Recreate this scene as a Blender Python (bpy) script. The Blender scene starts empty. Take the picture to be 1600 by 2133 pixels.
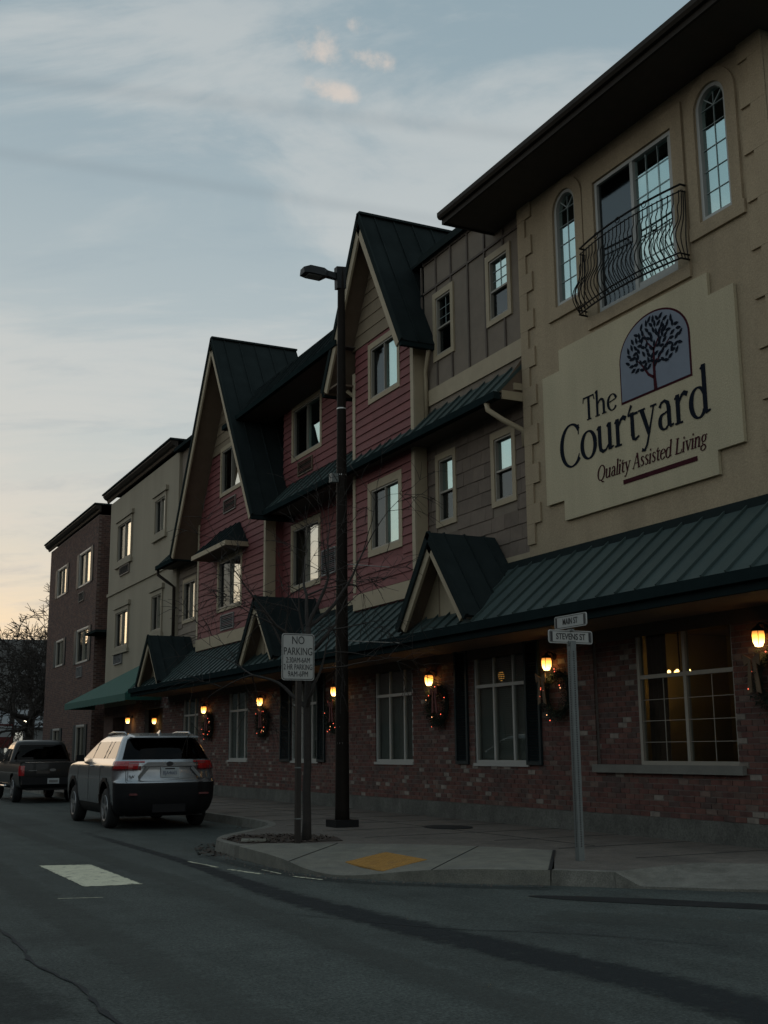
import bpy, math, random
from mathutils import Vector, Matrix, noise as mnoise
R_ = math.radians
random.seed(7)
sc = bpy.context.scene
COL = sc.collection

# ------------------------------------------------------------------ camera
H_EYE = 1.36
F_PX, YAW, PITCH, ROLL = 2441.77, R_(26.389), R_(11.434), R_(-0.531)
cd = bpy.data.cameras.new('camera'); cam = bpy.data.objects.new('camera', cd); COL.objects.link(cam)
cd.sensor_fit = 'HORIZONTAL'; cd.sensor_width = 36.0; cd.lens = F_PX / 1600 * 36.0
cd.clip_start = 0.1; cd.clip_end = 4000
_f = Vector((math.sin(YAW) * math.cos(PITCH), math.cos(YAW) * math.cos(PITCH), math.sin(PITCH)))
_r = Vector((math.cos(YAW), -math.sin(YAW), 0)); _u = _r.cross(_f)
_r2 = math.cos(ROLL) * _r + math.sin(ROLL) * _u; _u2 = -math.sin(ROLL) * _r + math.cos(ROLL) * _u
cam.matrix_world = Matrix(((_r2.x, _u2.x, -_f.x, 0), (_r2.y, _u2.y, -_f.y, 0), (_r2.z, _u2.z, -_f.z, H_EYE), (0, 0, 0, 1)))
sc.camera = cam

# ------------------------------------------------------------------ world, sun, exposure
SUN_AZ, SUN_EL = R_(-6), R_(1.5)          # azimuth from +Y towards +X
w = bpy.data.worlds.new('World'); sc.world = w; w.use_nodes = True
nt = w.node_tree; nt.nodes.clear()
def N(t, **k):
    n = nt.nodes.new(t)
    for a, b in k.items(): setattr(n, a, b)
    return n
def L(a, b): nt.links.new(a, b)
def mth(op, a, b=None, c=None, clamp=False):
    n = N('ShaderNodeMath', operation=op, use_clamp=clamp)
    for i, v in enumerate((a, b, c)):
        if v is None: continue
        if isinstance(v, (int, float)): n.inputs[i].default_value = v
        else: L(v, n.inputs[i])
    return n.outputs[0]
def mixc(fac, a, b, blend='MIX'):
    n = N('ShaderNodeMix', data_type='RGBA', blend_type=blend)
    for s, v in ((n.inputs[0], fac), (n.inputs[6], a), (n.inputs[7], b)):
        if isinstance(v, (int, float)): s.default_value = v
        elif isinstance(v, tuple): s.default_value = (*v, 1)
        else: L(v, s)
    return n.outputs[2]
def sstep(v, a, b):
    n = N('ShaderNodeMapRange', interpolation_type='SMOOTHSTEP')
    L(v, n.inputs[0]); n.inputs[1].default_value = a; n.inputs[2].default_value = b
    return n.outputs[0]
sky = N('ShaderNodeTexSky', sky_type='NISHITA', sun_disc=False, sun_elevation=R_(2.5), sun_rotation=SUN_AZ, altitude=300, air_density=1.2, dust_density=1.5, ozone_density=2.0)
tc = N('ShaderNodeTexCoord'); sep = N('ShaderNodeSeparateXYZ'); L(tc.outputs['Generated'], sep.inputs[0])
gx, gy, gz = sep.outputs
elev = mth('MAXIMUM', gz, 0.0)
# thin stratus sheet: planar cloud coordinates on the dome
den = mth('ADD', elev, 0.16)
cmb = N('ShaderNodeCombineXYZ'); L(mth('DIVIDE', gx, den), cmb.inputs[0]); L(mth('DIVIDE', gy, den), cmb.inputs[1])
def dotc(v):
    n = N('ShaderNodeVectorMath', operation='DOT_PRODUCT'); L(cmb.outputs[0], n.inputs[0]); n.inputs[1].default_value = v; return n.outputs['Value']
CA = R_(30)                                   # the cloud streets lie across this heading
def cloud_noise(su, sv, scale, detail, rough, off, dist=0.0):
    c2 = N('ShaderNodeCombineXYZ'); L(dotc((math.cos(CA) * su, -math.sin(CA) * su, 0)), c2.inputs[0]); L(dotc((math.sin(CA) * sv, math.cos(CA) * sv, 0)), c2.inputs[1]); c2.inputs[2].default_value = off
    n = N('ShaderNodeTexNoise'); L(c2.outputs[0], n.inputs[0]); n.inputs['Scale'].default_value = scale; n.inputs['Detail'].default_value = detail; n.inputs['Roughness'].default_value = rough; n.inputs['Distortion'].default_value = dist
    return n
nz = cloud_noise(0.8, 1.7, 2.0, 8, 0.60, 0.35, 0.5)
nz2 = cloud_noise(0.6, 1.5, 4.2, 8, 0.62, 2.1, 0.4)
sd = (math.sin(SUN_AZ), math.cos(SUN_AZ), 0.0)
dv = N('ShaderNodeVectorMath', operation='DOT_PRODUCT'); L(tc.outputs['Generated'], dv.inputs[0]); dv.inputs[1].default_value = sd
toward = sstep(dv.outputs['Value'], 0.55, 1.0)                    # 1 looking at the set sun
low = mth('POWER', mth('SUBTRACT', 1.0, elev, clamp=True), 7.0)     # 1 at the horizon
vlow = mth('POWER', mth('SUBTRACT', 1.0, elev, clamp=True), 20.0)
# stratus light: blue grey above, paler lower down, cream to gold over the set sun
base = mixc(sstep(elev, 0.02, 0.66), (0.53, 0.585, 0.59), (0.255, 0.34, 0.385))
warm = mth('MULTIPLY', low, mth('ADD', mth('MULTIPLY', toward, 0.95), 0.12), clamp=True)
base = mixc(mth('MULTIPLY', warm, 0.95), base, (0.72, 0.57, 0.38))
base = mixc(mth('MULTIPLY', mth('MULTIPLY', vlow, toward), 0.9), base, (1.30, 0.78, 0.24))
streak = sstep(nz.outputs['Fac'], 0.42, 0.62)
base = mixc(mth('MULTIPLY', streak, 0.62), base, mixc(mth('MULTIPLY', low, mth('ADD', mth('MULTIPLY', toward, 0.8), 0.2)), (0.55, 0.565, 0.55), (0.70, 0.57, 0.42)))
gap = sstep(nz2.outputs['Fac'], 0.50, 0.70)
base = mixc(mth('MULTIPLY', gap, mth('ADD', 0.22, mth('MULTIPLY', low, 0.45))), base, mixc(low, (0.27, 0.35, 0.40), (0.36, 0.36, 0.37)))
lit = mth('MULTIPLY', sstep(nz2.outputs['Fac'], 0.34, 0.46), mth('SUBTRACT', 1.0, sstep(nz2.outputs['Fac'], 0.46, 0.54)))
base = mixc(mth('MULTIPLY', lit, mth('MULTIPLY', vlow, 0.8)), base, mixc(toward, (0.62, 0.60, 0.55), (1.2, 0.82, 0.42)))
# three small sunlit cloud puffs high over the roofs
def pxdir(x, y):
    return (_r2 * (x - 800) - _u2 * (y - 1066.5) + _f * F_PX).normalized()
puff = None
nz3 = N('ShaderNodeTexNoise'); L(tc.outputs['Generated'], nz3.inputs[0]); nz3.inputs['Scale'].default_value = 22; nz3.inputs['Detail'].default_value = 6; nz3.inputs['Roughness'].default_value = 0.62
for (px, py, sx_, sy_) in ((650, 92, 92, 46), (770, 121, 78, 28), (688, 188, 84, 28), (752, 54, 38, 26)):
    d0 = pxdir(px, py)
    a = N('ShaderNodeVectorMath', operation='DOT_PRODUCT'); L(tc.outputs['Generated'], a.inputs[0]); a.inputs[1].default_value = _r2 * (F_PX / sx_)
    b = N('ShaderNodeVectorMath', operation='DOT_PRODUCT'); L(tc.outputs['Generated'], b.inputs[0]); b.inputs[1].default_value = (_u2 + _r2 * 0.22) * (F_PX / sy_)
    a0 = d0.dot(_r2) * F_PX / sx_; b0 = d0.dot(_u2 + _r2 * 0.22) * F_PX / sy_
    q = mth('ADD', mth('POWER', mth('SUBTRACT', a.outputs['Value'], a0), 2.0), mth('POWER', mth('SUBTRACT', b.outputs['Value'], b0), 2.0))
    f2 = N('ShaderNodeVectorMath', operation='DOT_PRODUCT'); L(tc.outputs['Generated'], f2.inputs[0]); f2.inputs[1].default_value = _f
    g = mth('MULTIPLY', mth('SUBTRACT', 1.0, q, clamp=True), mth('GREATER_THAN', f2.outputs['Value'], 0.0))
    puff = g if puff is None else mth('MAXIMUM', puff, g)
pm = mth('MULTIPLY', sstep(mth('ADD', mth('MULTIPLY', nz3.outputs['Fac'], 3.0), mth('MULTIPLY', puff, 0.55)), 1.72, 2.5), mth('MULTIPLY', sstep(puff, 0.0, 0.8), 0.62))
base = mixc(pm, base, (0.74, 0.61, 0.51))
for (pa, pb, hw_) in (((0, 160), (1080, 282), 26), ((0, 318), (740, 432), 22)):      # two faint darker cloud streaks
    nv = pxdir(*pa).cross(pxdir(*pb)).normalized(); dn = N('ShaderNodeVectorMath', operation='DOT_PRODUCT'); L(tc.outputs['Generated'], dn.inputs[0]); dn.inputs[1].default_value = nv
    band = mth('SUBTRACT', 1.0, sstep(mth('ABSOLUTE', dn.outputs['Value']), 0.0, hw_ / F_PX))
    base = mixc(mth('MULTIPLY', band, 0.16), base, (0.17, 0.21, 0.24))
skc = mixc(1.0, sky.outputs[0], (0.10, 0.10, 0.10), 'MULTIPLY')
final = mixc(0.78, skc, base)
gnd = sstep(gz, -0.03, 0.0)
bg = N('ShaderNodeBackground'); L(mixc(gnd, (0.03, 0.03, 0.03), final), bg.inputs[0]); bg.inputs[1].default_value = 1.0
out = N('ShaderNodeOutputWorld'); L(bg.outputs[0], out.inputs[0])
sl = bpy.data.lights.new('sun', 'SUN'); sl.energy = 0.06; sl.angle = R_(20); sl.color = (1.0, 0.72, 0.45)
so = bpy.data.objects.new('sun', sl); COL.objects.link(so)
sdv = Vector((math.sin(SUN_AZ) * math.cos(R_(6)), math.cos(SUN_AZ) * math.cos(R_(6)), math.sin(R_(6))))
so.rotation_euler = sdv.to_track_quat('Z', 'Y').to_euler(); so.location = (0, 0, 60)
sc.view_settings.view_transform = 'Standard'; sc.view_settings.look = 'None'; sc.view_settings.exposure = 0.38; sc.view_settings.gamma = 1.0
sc.render.engine = 'CYCLES'; sc.cycles.use_denoising = True; sc.cycles.max_bounces = 8; sc.cycles.transparent_max_bounces = 12
sc.cycles.caustics_reflective = False; sc.cycles.caustics_refractive = False; sc.cycles.sample_clamp_indirect = 3.0

# ------------------------------------------------------------------ materials
M = {}
def nodes(name):
    m = bpy.data.materials.new(name); m.use_nodes = True
    t = m.node_tree; return m, t, t.nodes['Principled BSDF']
def mat(name, col, rough=0.8, var=0.18, scale=3.0, bump=0.15, bscale=60, metal=0.0, objvar=0.0, spec=0.5, streak=False, coat=0.0, dirt=None, grain=None):
    m, t, p = nodes(name)
    g = t.nodes.new('ShaderNodeNewGeometry')
    pos = g.outputs['Position']
    if streak:
        mpn = t.nodes.new('ShaderNodeMapping'); mpn.inputs['Scale'].default_value = (1, 1, 0.12); t.links.new(pos, mpn.inputs[0]); pos = mpn.outputs[0]
    n1 = t.nodes.new('ShaderNodeTexNoise'); n1.inputs['Scale'].default_value = scale; n1.inputs['Detail'].default_value = 8; n1.inputs['Roughness'].default_value = 0.62
    t.links.new(pos, n1.inputs[0])
    r = t.nodes.new('ShaderNodeMapRange'); r.inputs[1].default_value = 0.28; r.inputs[2].default_value = 0.72; r.inputs[3].default_value = 1 - var; r.inputs[4].default_value = 1 + var
    t.links.new(n1.outputs['Fac'], r.inputs[0])
    val = r.outputs[0]
    if objvar:
        oi = t.nodes.new('ShaderNodeObjectInfo'); r2 = t.nodes.new('ShaderNodeMapRange'); r2.inputs[3].default_value = 1 - objvar; r2.inputs[4].default_value = 1 + objvar
        t.links.new(oi.outputs['Random'], r2.inputs[0]); mm = t.nodes.new('ShaderNodeMath'); mm.operation = 'MULTIPLY'
        t.links.new(val, mm.inputs[0]); t.links.new(r2.outputs[0], mm.inputs[1]); val = mm.outputs[0]
    mx = t.nodes.new('ShaderNodeMix'); mx.data_type = 'RGBA'; mx.blend_type = 'MULTIPLY'; mx.inputs[0].default_value = 1
    mx.inputs[6].default_value = (*col, 1); cb = t.nodes.new('ShaderNodeCombineColor')
    for i in range(3): t.links.new(val, cb.inputs[i])
    t.links.new(cb.outputs[0], mx.inputs[7]); c = mx.outputs[2]
    if dirt:
        n3 = t.nodes.new('ShaderNodeTexNoise'); n3.inputs['Scale'].default_value = dirt[1]; n3.inputs['Detail'].default_value = 6; t.links.new(g.outputs['Position'], n3.inputs[0])
        r3 = t.nodes.new('ShaderNodeMapRange'); r3.inputs[1].default_value = dirt[2]; r3.inputs[2].default_value = dirt[2] + 0.16; r3.inputs[4].default_value = dirt[3]
        t.links.new(n3.outputs['Fac'], r3.inputs[0]); m3 = t.nodes.new('ShaderNodeMix'); m3.data_type = 'RGBA'
        t.links.new(r3.outputs[0], m3.inputs[0]); t.links.new(c, m3.inputs[6]); m3.inputs[7].default_value = (*dirt[0], 1); c = m3.outputs[2]
    if grain:
        for (sc_, amp, mapsc) in grain:
            mq = t.nodes.new('ShaderNodeMapping'); mq.inputs['Scale'].default_value = mapsc; t.links.new(g.outputs['Position'], mq.inputs[0])
            n4 = t.nodes.new('ShaderNodeTexNoise'); n4.inputs['Scale'].default_value = sc_; n4.inputs['Detail'].default_value = 3; n4.inputs['Roughness'].default_value = .7; t.links.new(mq.outputs[0], n4.inputs[0])
            r4 = t.nodes.new('ShaderNodeMapRange'); r4.inputs[1].default_value = .32; r4.inputs[2].default_value = .68; r4.inputs[3].default_value = 1 - amp; r4.inputs[4].default_value = 1 + amp; t.links.new(n4.outputs['Fac'], r4.inputs[0])
            h4 = t.nodes.new('ShaderNodeHueSaturation'); t.links.new(r4.outputs[0], h4.inputs['Value']); t.links.new(c, h4.inputs['Color']); c = h4.outputs[0]
    t.links.new(c, p.inputs['Base Color'])
    p.inputs['Roughness'].default_value = rough; p.inputs['Metallic'].default_value = metal
    p.inputs['Specular IOR Level'].default_value = spec; p.inputs['Coat Weight'].default_value = coat
    if bump:
        n2 = t.nodes.new('ShaderNodeTexNoise'); n2.inputs['Scale'].default_value = bscale; n2.inputs['Detail'].default_value = 4; t.links.new(g.outputs['Position'], n2.inputs[0])
        b = t.nodes.new('ShaderNodeBump'); b.inputs['Strength'].default_value = bump; b.inputs['Distance'].default_value = 0.02
        t.links.new(n2.outputs['Fac'], b.inputs['Height']); t.links.new(b.outputs[0], p.inputs['Normal'])
    M[name] = m; return m
def emis(name, col, strength, base=(0.1, 0.1, 0.1)):
    m, t, p = nodes(name); p.inputs['Base Color'].default_value = (*base, 1)
    p.inputs['Emission Color'].default_value = (*col, 1); p.inputs['Emission Strength'].default_value = strength
    m.cycles.emission_sampling = 'NONE'; M[name] = m; return m
def glass(name, refl, tint, trans, ior=1.6, rough=0.0):
    m, t, p = nodes(name); t.nodes.remove(p); o = t.nodes['Material Output']
    tr = t.nodes.new('ShaderNodeBsdfTransparent'); tr.inputs[0].default_value = (*trans, 1)
    gl = t.nodes.new('ShaderNodeBsdfGlossy'); gl.inputs[0].default_value = (*tint, 1); gl.inputs['Roughness'].default_value = rough
    # the glass is not perfectly flat
    g = t.nodes.new('ShaderNodeNewGeometry'); n2 = t.nodes.new('ShaderNodeTexNoise'); n2.inputs['Scale'].default_value = 1.1; n2.inputs['Detail'].default_value = 1; t.links.new(g.outputs['Position'], n2.inputs[0])
    b = t.nodes.new('ShaderNodeBump'); b.inputs['Strength'].default_value = 0.12; b.inputs['Distance'].default_value = 0.02; t.links.new(n2.outputs['Fac'], b.inputs['Height']); t.links.new(b.outputs[0], gl.inputs['Normal'])
    # Schlick reflectance, the same from both sides of the thin pane
    dp = t.nodes.new('ShaderNodeVectorMath'); dp.operation = 'DOT_PRODUCT'; t.links.new(g.outputs['Normal'], dp.inputs[0]); t.links.new(g.outputs['Incoming'], dp.inputs[1])
    ab = t.nodes.new('ShaderNodeMath'); ab.operation = 'ABSOLUTE'; t.links.new(dp.outputs['Value'], ab.inputs[0])
    sb = t.nodes.new('ShaderNodeMath'); sb.operation = 'SUBTRACT'; sb.inputs[0].default_value = 1.0; t.links.new(ab.outputs[0], sb.inputs[1])
    pw_ = t.nodes.new('ShaderNodeMath'); pw_.operation = 'POWER'; t.links.new(sb.outputs[0], pw_.inputs[0]); pw_.inputs[1].default_value = ior if ior > 4 else 5.0
    mr = t.nodes.new('ShaderNodeMapRange'); mr.inputs[3].default_value = refl; mr.inputs[4].default_value = 1.0; t.links.new(pw_.outputs[0], mr.inputs[0])
    mx = t.nodes.new('ShaderNodeMixShader'); t.links.new(mr.outputs[0], mx.inputs[0]); t.links.new(tr.outputs[0], mx.inputs[1]); t.links.new(gl.outputs[0], mx.inputs[2])
    t.links.new(mx.outputs[0], o.inputs[0]); M[name] = m; return m

def brick_mat(name, tones):
    m, t, p = nodes(name)
    g = t.nodes.new('ShaderNodeNewGeometry'); oi = t.nodes.new('ShaderNodeObjectInfo')
    a = t.nodes.new('ShaderNodeMath'); a.operation = 'ADD'; t.links.new(g.outputs['Random Per Island'], a.inputs[0]); t.links.new(oi.outputs['Random'], a.inputs[1])
    f = t.nodes.new('ShaderNodeMath'); f.operation = 'FRACT'; t.links.new(a.outputs[0], f.inputs[0])
    cr = t.nodes.new('ShaderNodeValToRGB'); cr.color_ramp.interpolation = 'CONSTANT'
    e = cr.color_ramp.elements
    for i, (pos, c) in enumerate(tones):
        if i < 2: el = e[i]; el.position = pos
        else: el = e.new(pos)
        el.color = (*c, 1)
    t.links.new(f.outputs[0], cr.inputs[0])
    n1 = t.nodes.new('ShaderNodeTexNoise'); n1.inputs['Scale'].default_value = 9; n1.inputs['Detail'].default_value = 8; t.links.new(g.outputs['Position'], n1.inputs[0])
    r = t.nodes.new('ShaderNodeMapRange'); r.inputs[1].default_value = .3; r.inputs[2].default_value = .7; r.inputs[3].default_value = .7; r.inputs[4].default_value = 1.3; t.links.new(n1.outputs['Fac'], r.inputs[0])
    hs = t.nodes.new('ShaderNodeHueSaturation'); t.links.new(r.outputs[0], hs.inputs['Value']); t.links.new(cr.outputs[0], hs.inputs['Color'])
    t.links.new(hs.outputs[0], p.inputs['Base Color']); p.inputs['Roughness'].default_value = 0.9
    n2 = t.nodes.new('ShaderNodeTexNoise'); n2.inputs['Scale'].default_value = 70; t.links.new(g.outputs['Position'], n2.inputs[0])
    b = t.nodes.new('ShaderNodeBump'); b.inputs['Strength'].default_value = 0.5; b.inputs['Distance'].default_value = 0.01; t.links.new(n2.outputs['Fac'], b.inputs['Height']); t.links.new(b.outputs[0], p.inputs['Normal'])
    M[name] = m
brick_mat('brick', [(0, (.118, .047, .038)), (.3, (.094, .044, .037)), (.5, (.140, .063, .049)), (.68, (.110, .066, .053)), (.80, (.085, .052, .045)), (.90, (.155, .105, .085)), (.95, (.23, .195, .165))])
brick_mat('brick_far', [(0, (.112, .060, .046)), (.4, (.088, .048, .040)), (.7, (.130, .075, .058)), (.9, (.075, .049, .042))])
mat('stucco', (.345, .268, .175), .92, .10, 1.3, .35, 45, streak=True, grain=((45, .16, (1, 1, 1)), (1.2, .10, (1, 1, .15))))
mat('stucco_light', (.45, .385, .26), .92, .07, 1.6, .3, 45, streak=True, grain=((45, .12, (1, 1, 1)), (1.4, .07, (1, 1, .15))))
mat('stucco_far', (.29, .25, .185), .92, .10, 1.2, .2, 40, streak=True)
mat('taupe', (.185, .148, .113), .85, .12, 3, .15, 60, objvar=.07)
mat('taupe_batten', (.105, .082, .066), .85, .10, 3, .15, 60)
mat('shingle', (.15, .115, .09), .9, .16, 5, .3, 50, objvar=.14)
mat('red_board', (.178, .053, .052), .75, .14, 3, .15, 70, objvar=.08)
mat('tan_board', (.22, .17, .112), .85, .10, 3, .15, 60, objvar=.05)
mat('trim', (.35, .285, .19), .7, .08, 4, .1, 60)
mat('trim_pale', (.37, .31, .215), .7, .08, 4, .1, 60)
mat('white_vinyl', (.38, .38, .355), .45, .05, 6, .03, 60)
mat('vinyl_dim', (.29, .265, .22), .5, .05, 6, .03, 60)
mat('muntin', (.33, .39, .385), .5, .05, 6, .0, 60)
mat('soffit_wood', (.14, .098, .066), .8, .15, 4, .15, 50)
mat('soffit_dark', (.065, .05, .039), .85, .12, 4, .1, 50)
mat('roof_green', (.050, .072, .069), .42, .14, 2.2, .04, 25, objvar=.12, spec=.12)
mat('roof_dark', (.021, .0275, .028), .8, .18, 2.0, .06, 30, objvar=.14, spec=0)
mat('gutter_green', (.014, .022, .023), .45, .12, 3, .03, 40, spec=0)
mat('cap_metal', (.022, .029, .029), .45, .12, 3, .03, 40, spec=0)
mat('gutter_brown', (.035, .029, .024), .5, .12, 3, .03, 40, spec=.05)
mat('mortar', (.15, .13, .115), .95, .2, 6, .4, 60)
mat('mortar_far', (.17, .13, .11), .95, .2, 6, .4, 60)
mat('foundation', (.105, .105, .092), .95, .25, 2.5, .5, 30, dirt=((.10, .095, .085), 1.7, .5, .8), grain=((40, .3, (1, 1, 1)), (3, .25, (1, 1, .5))))
mat('stone_sill', (.17, .165, .145), .9, .15, 5, .3, 50)
mat('shutter', (.016, .027, .030), .5, .12, 4, .05, 60, spec=.15)
mat('iron', (.010, .010, .010), .5, .15, 5, .05, 60, spec=.1)
mat('interior', (.030, .027, .024), .95, .2, 2, 0)
mat('blind', (.20, .215, .205), .8, .08, 4, 0)
mat('room_wall', (.26, .20, .09), .9, .15, 1.2, 0)
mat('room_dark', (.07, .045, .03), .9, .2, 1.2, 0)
mat('grille', (.16, .135, .115), .6, .12, 6, .05, 60)
mat('grille_grey', (.17, .17, .165), .6, .12, 6, .05, 60)
mat('sign_navy', (.014, .017, .024), .7, .1, 6, .05, 60, spec=0)
mat('sign_maroon', (.055, .017, .022), .7, .1, 6, .05, 60, spec=0)
mat('sign_blue', (.165, .19, .235), .75, .06, 6, .05, 60)
mat('fabric_green', (.018, .088, .068), .85, .12, 3, .1, 120)
mat('asphalt', (.062, .073, .068), .88, .16, .5, .7, 120, spec=.25, dirt=((.040, .046, .045), .6, .55, .75), grain=((48, .55, (1, 1, 1)), (150, .35, (1, 1, 1)), (16, .2, (1, 1, 1)), (1.1, .20, (1, .05, 1)), (2.4, .14, (1, .6, 1))))
mat('asphalt_seal', (.026, .029, .032), .8, .25, 2.5, .3, 90, dirt=((.055, .061, .061), 5.0, .54, .85), spec=.15)
mat('wet', (.020, .022, .023), .7, .3, 3, .15, 60, spec=.15)
mat('paint', (.55, .54, .40), .85, .12, 5, .2, 90, dirt=((.075, .08, .078), 9.0, .56, .9), grain=((60, .22, (1, 1, 1)),))
mat('concrete', (.155, .150, .128), .93, .18, 1.6, .4, 70, dirt=((.10, .095, .08), 2.2, .5, .7), grain=((70, .25, (1, 1, 1)), (6, .2, (1, 1, 1))))
mat('concrete_ramp', (.165, .160, .132), .93, .14, 1.8, .4, 70, dirt=((.13, .13, .115), 2.6, .52, .7), grain=((70, .22, (1, 1, 1)), (5, .16, (1, 1, 1))))
mat('walk', (.115, .100, .085), .95, .2, 1.4, .5, 80, dirt=((.075, .065, .056), 1.3, .5, .75), grain=((60, .3, (1, 1, 1)), (8, .18, (1, 1, 1))))
mat('tactile', (.36, .185, .035), .8, .12, 7, .2, 80, dirt=((.22, .13, .05), 4, .55, .7), grain=((60, .3, (1, 1, 1)),))
mat('soil', (.035, .024, .018), .98, .3, 8, .8, 40)
mat('leaf_dry', (.055, .037, .027), .9, .3, 20, 0, objvar=.2)
mat('bark', (.030, .025, .022), .95, .25, 12, .6, 60)
mat('bark_far', (.028, .022, .018), .95, .25, 5, 0)
mat('bronze', (.016, .013, .011), .55, .18, 5, .08, 60, metal=.2, spec=.05)
mat('bronze_head', (.010, .011, .012), .45, .1, 5, .03, 60, spec=.2)
mat('steel_band', (.48, .48, .46), .4, .1, 8, .03, 60, metal=.6)
mat('galv', (.125, .14, .137), .5, .15, 12, .1, 60, metal=.2)
mat('post_brown', (.028, .023, .020), .6, .15, 8, .08, 60, spec=.2)
mat('sign_white', (.36, .36, .34), .6, .05, 5, .02, 60)
mat('sign_black', (.018, .018, .020), .6, .05, 5, .02, 60)
mat('pine', (.012, .024, .014), .9, .35, 30, 0)
mat('ribbon', (.14, .09, .05), .6, .15, 8, 0)
mat('ribbon_red', (.12, .02, .02), .6, .15, 8, 0)
mat('hill', (.020, .018, .014), 1, .35, .05, 0)
mat('far_wall', (.20, .21, .21), .9, .1, 1, 0)
mat('far_roof', (.11, .12, .125), .7, .1, 1, 0)
mat('car_silver', (.33, .345, .36), .24, .03, 3, 0, metal=.8, coat=.5)
mat('car_black', (.006, .0065, .007), .35, .05, 3, 0, coat=.25, spec=.3)
mat('cladding', (.010, .010, .011), .6, .1, 8, .05, 80, spec=.2)
mat('tyre', (.014, .014, .014), .85, .15, 12, .1, 60)
mat('rim', (.30, .30, .30), .4, .1, 12, 0, metal=.7)
mat('tail_red', (.34, .012, .014), .18, .05, 5, 0, coat=.6)
mat('tail_dark', (.10, .012, .014), .2, .05, 5, 0, coat=.6)
mat('plate', (.40, .43, .44), .5, .1, 9, 0)
mat('plate_text', (.05, .07, .12), .5, .1, 9, 0)
mat('chrome', (.6, .6, .6), .15, .03, 9, 0, metal=1)
def stain_mat(name, col_, strength):
    m, t, p = nodes(name); o = t.nodes['Material Output']; p.inputs['Base Color'].default_value = (*col_, 1); p.inputs['Roughness'].default_value = .85; p.inputs['Specular IOR Level'].default_value = .12
    at = t.nodes.new('ShaderNodeAttribute'); at.attribute_name = 'edge'; g = t.nodes.new('ShaderNodeNewGeometry')
    n = t.nodes.new('ShaderNodeTexNoise'); n.inputs['Scale'].default_value = 7; n.inputs['Detail'].default_value = 8; n.inputs['Roughness'].default_value = .7; t.links.new(g.outputs['Position'], n.inputs[0])
    a = t.nodes.new('ShaderNodeMath'); a.operation = 'MULTIPLY_ADD'; t.links.new(n.outputs['Fac'], a.inputs[0]); a.inputs[1].default_value = 2.4; t.links.new(at.outputs['Fac'], a.inputs[2])
    r = t.nodes.new('ShaderNodeMapRange'); r.interpolation_type = 'SMOOTHSTEP'; r.inputs[1].default_value = 1.35; r.inputs[2].default_value = 2.25; r.inputs[4].default_value = strength; t.links.new(a.outputs[0], r.inputs[0])
    tr = t.nodes.new('ShaderNodeBsdfTransparent'); mx = t.nodes.new('ShaderNodeMixShader'); t.links.new(r.outputs[0], mx.inputs[0]); t.links.new(tr.outputs[0], mx.inputs[1]); t.links.new(p.outputs[0], mx.inputs[2]); t.links.new(mx.outputs[0], o.inputs[0]); M[name] = m
stain_mat('tar_stain', (.026, .030, .033), .72); stain_mat('oil_stain', (.034, .038, .038), .4); stain_mat('dust_stain', (.085, .092, .085), .35)
glass('pane_bright', .72, (.64, .83, .81), (.75, .82, .8), 1.7, .0)
glass('pane_far', .66, (.88, .88, .82), (.75, .8, .78), 1.7, .0)
glass('pane_screen', .20, (.45, .50, .52), (.35, .36, .37), 9.0, .06)
glass('pane_clear', .05, (.8, .85, .84), (.80, .82, .80), 1.25, .0)
glass('car_glass_rear', .02, (.5, .5, .5), (.03, .03, .03), 1.3, .0)
glass('car_glass', .09, (.9, .9, .9), (.10, .11, .11), 1.5, .0)
def lantern_mat():
    m, t, p = nodes('lantern_glow'); tcn = t.nodes.new('ShaderNodeTexCoord'); sp = t.nodes.new('ShaderNodeSeparateXYZ'); t.links.new(tcn.outputs['Object'], sp.inputs[0])
    mr = t.nodes.new('ShaderNodeMapRange'); mr.inputs[1].default_value = .07; mr.inputs[2].default_value = -.09; t.links.new(sp.outputs['Z'], mr.inputs[0])
    cr = t.nodes.new('ShaderNodeValToRGB'); cr.color_ramp.elements[0].color = (.55, .17, .03, 1); cr.color_ramp.elements[1].color = (1.0, .62, .22, 1); e = cr.color_ramp.elements.new(.5); e.color = (1.0, .42, .06, 1); t.links.new(mr.outputs[0], cr.inputs[0])
    m2 = t.nodes.new('ShaderNodeMapRange'); m2.inputs[3].default_value = .9; m2.inputs[4].default_value = 5.0; t.links.new(mr.outputs[0], m2.inputs[0])
    p.inputs['Base Color'].default_value = (.4, .25, .1, 1); t.links.new(cr.outputs[0], p.inputs['Emission Color']); t.links.new(m2.outputs[0], p.inputs['Emission Strength']); m.cycles.emission_sampling = 'NONE'; M['lantern_glow'] = m
lantern_mat()
emis('lantern_bulb', (1.0, .66, .25), 16)
emis('fairy', (1.0, .15, .08), 1.6)
emis('fairy_warm', (1.0, .5, .22), 1.6)
emis('flood', (1.0, .86, .55), 14)
emis('chandelier', (1.0, .56, .16), 7)
emis('room_glow', (1.0, .45, .08), 1.5)

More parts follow.
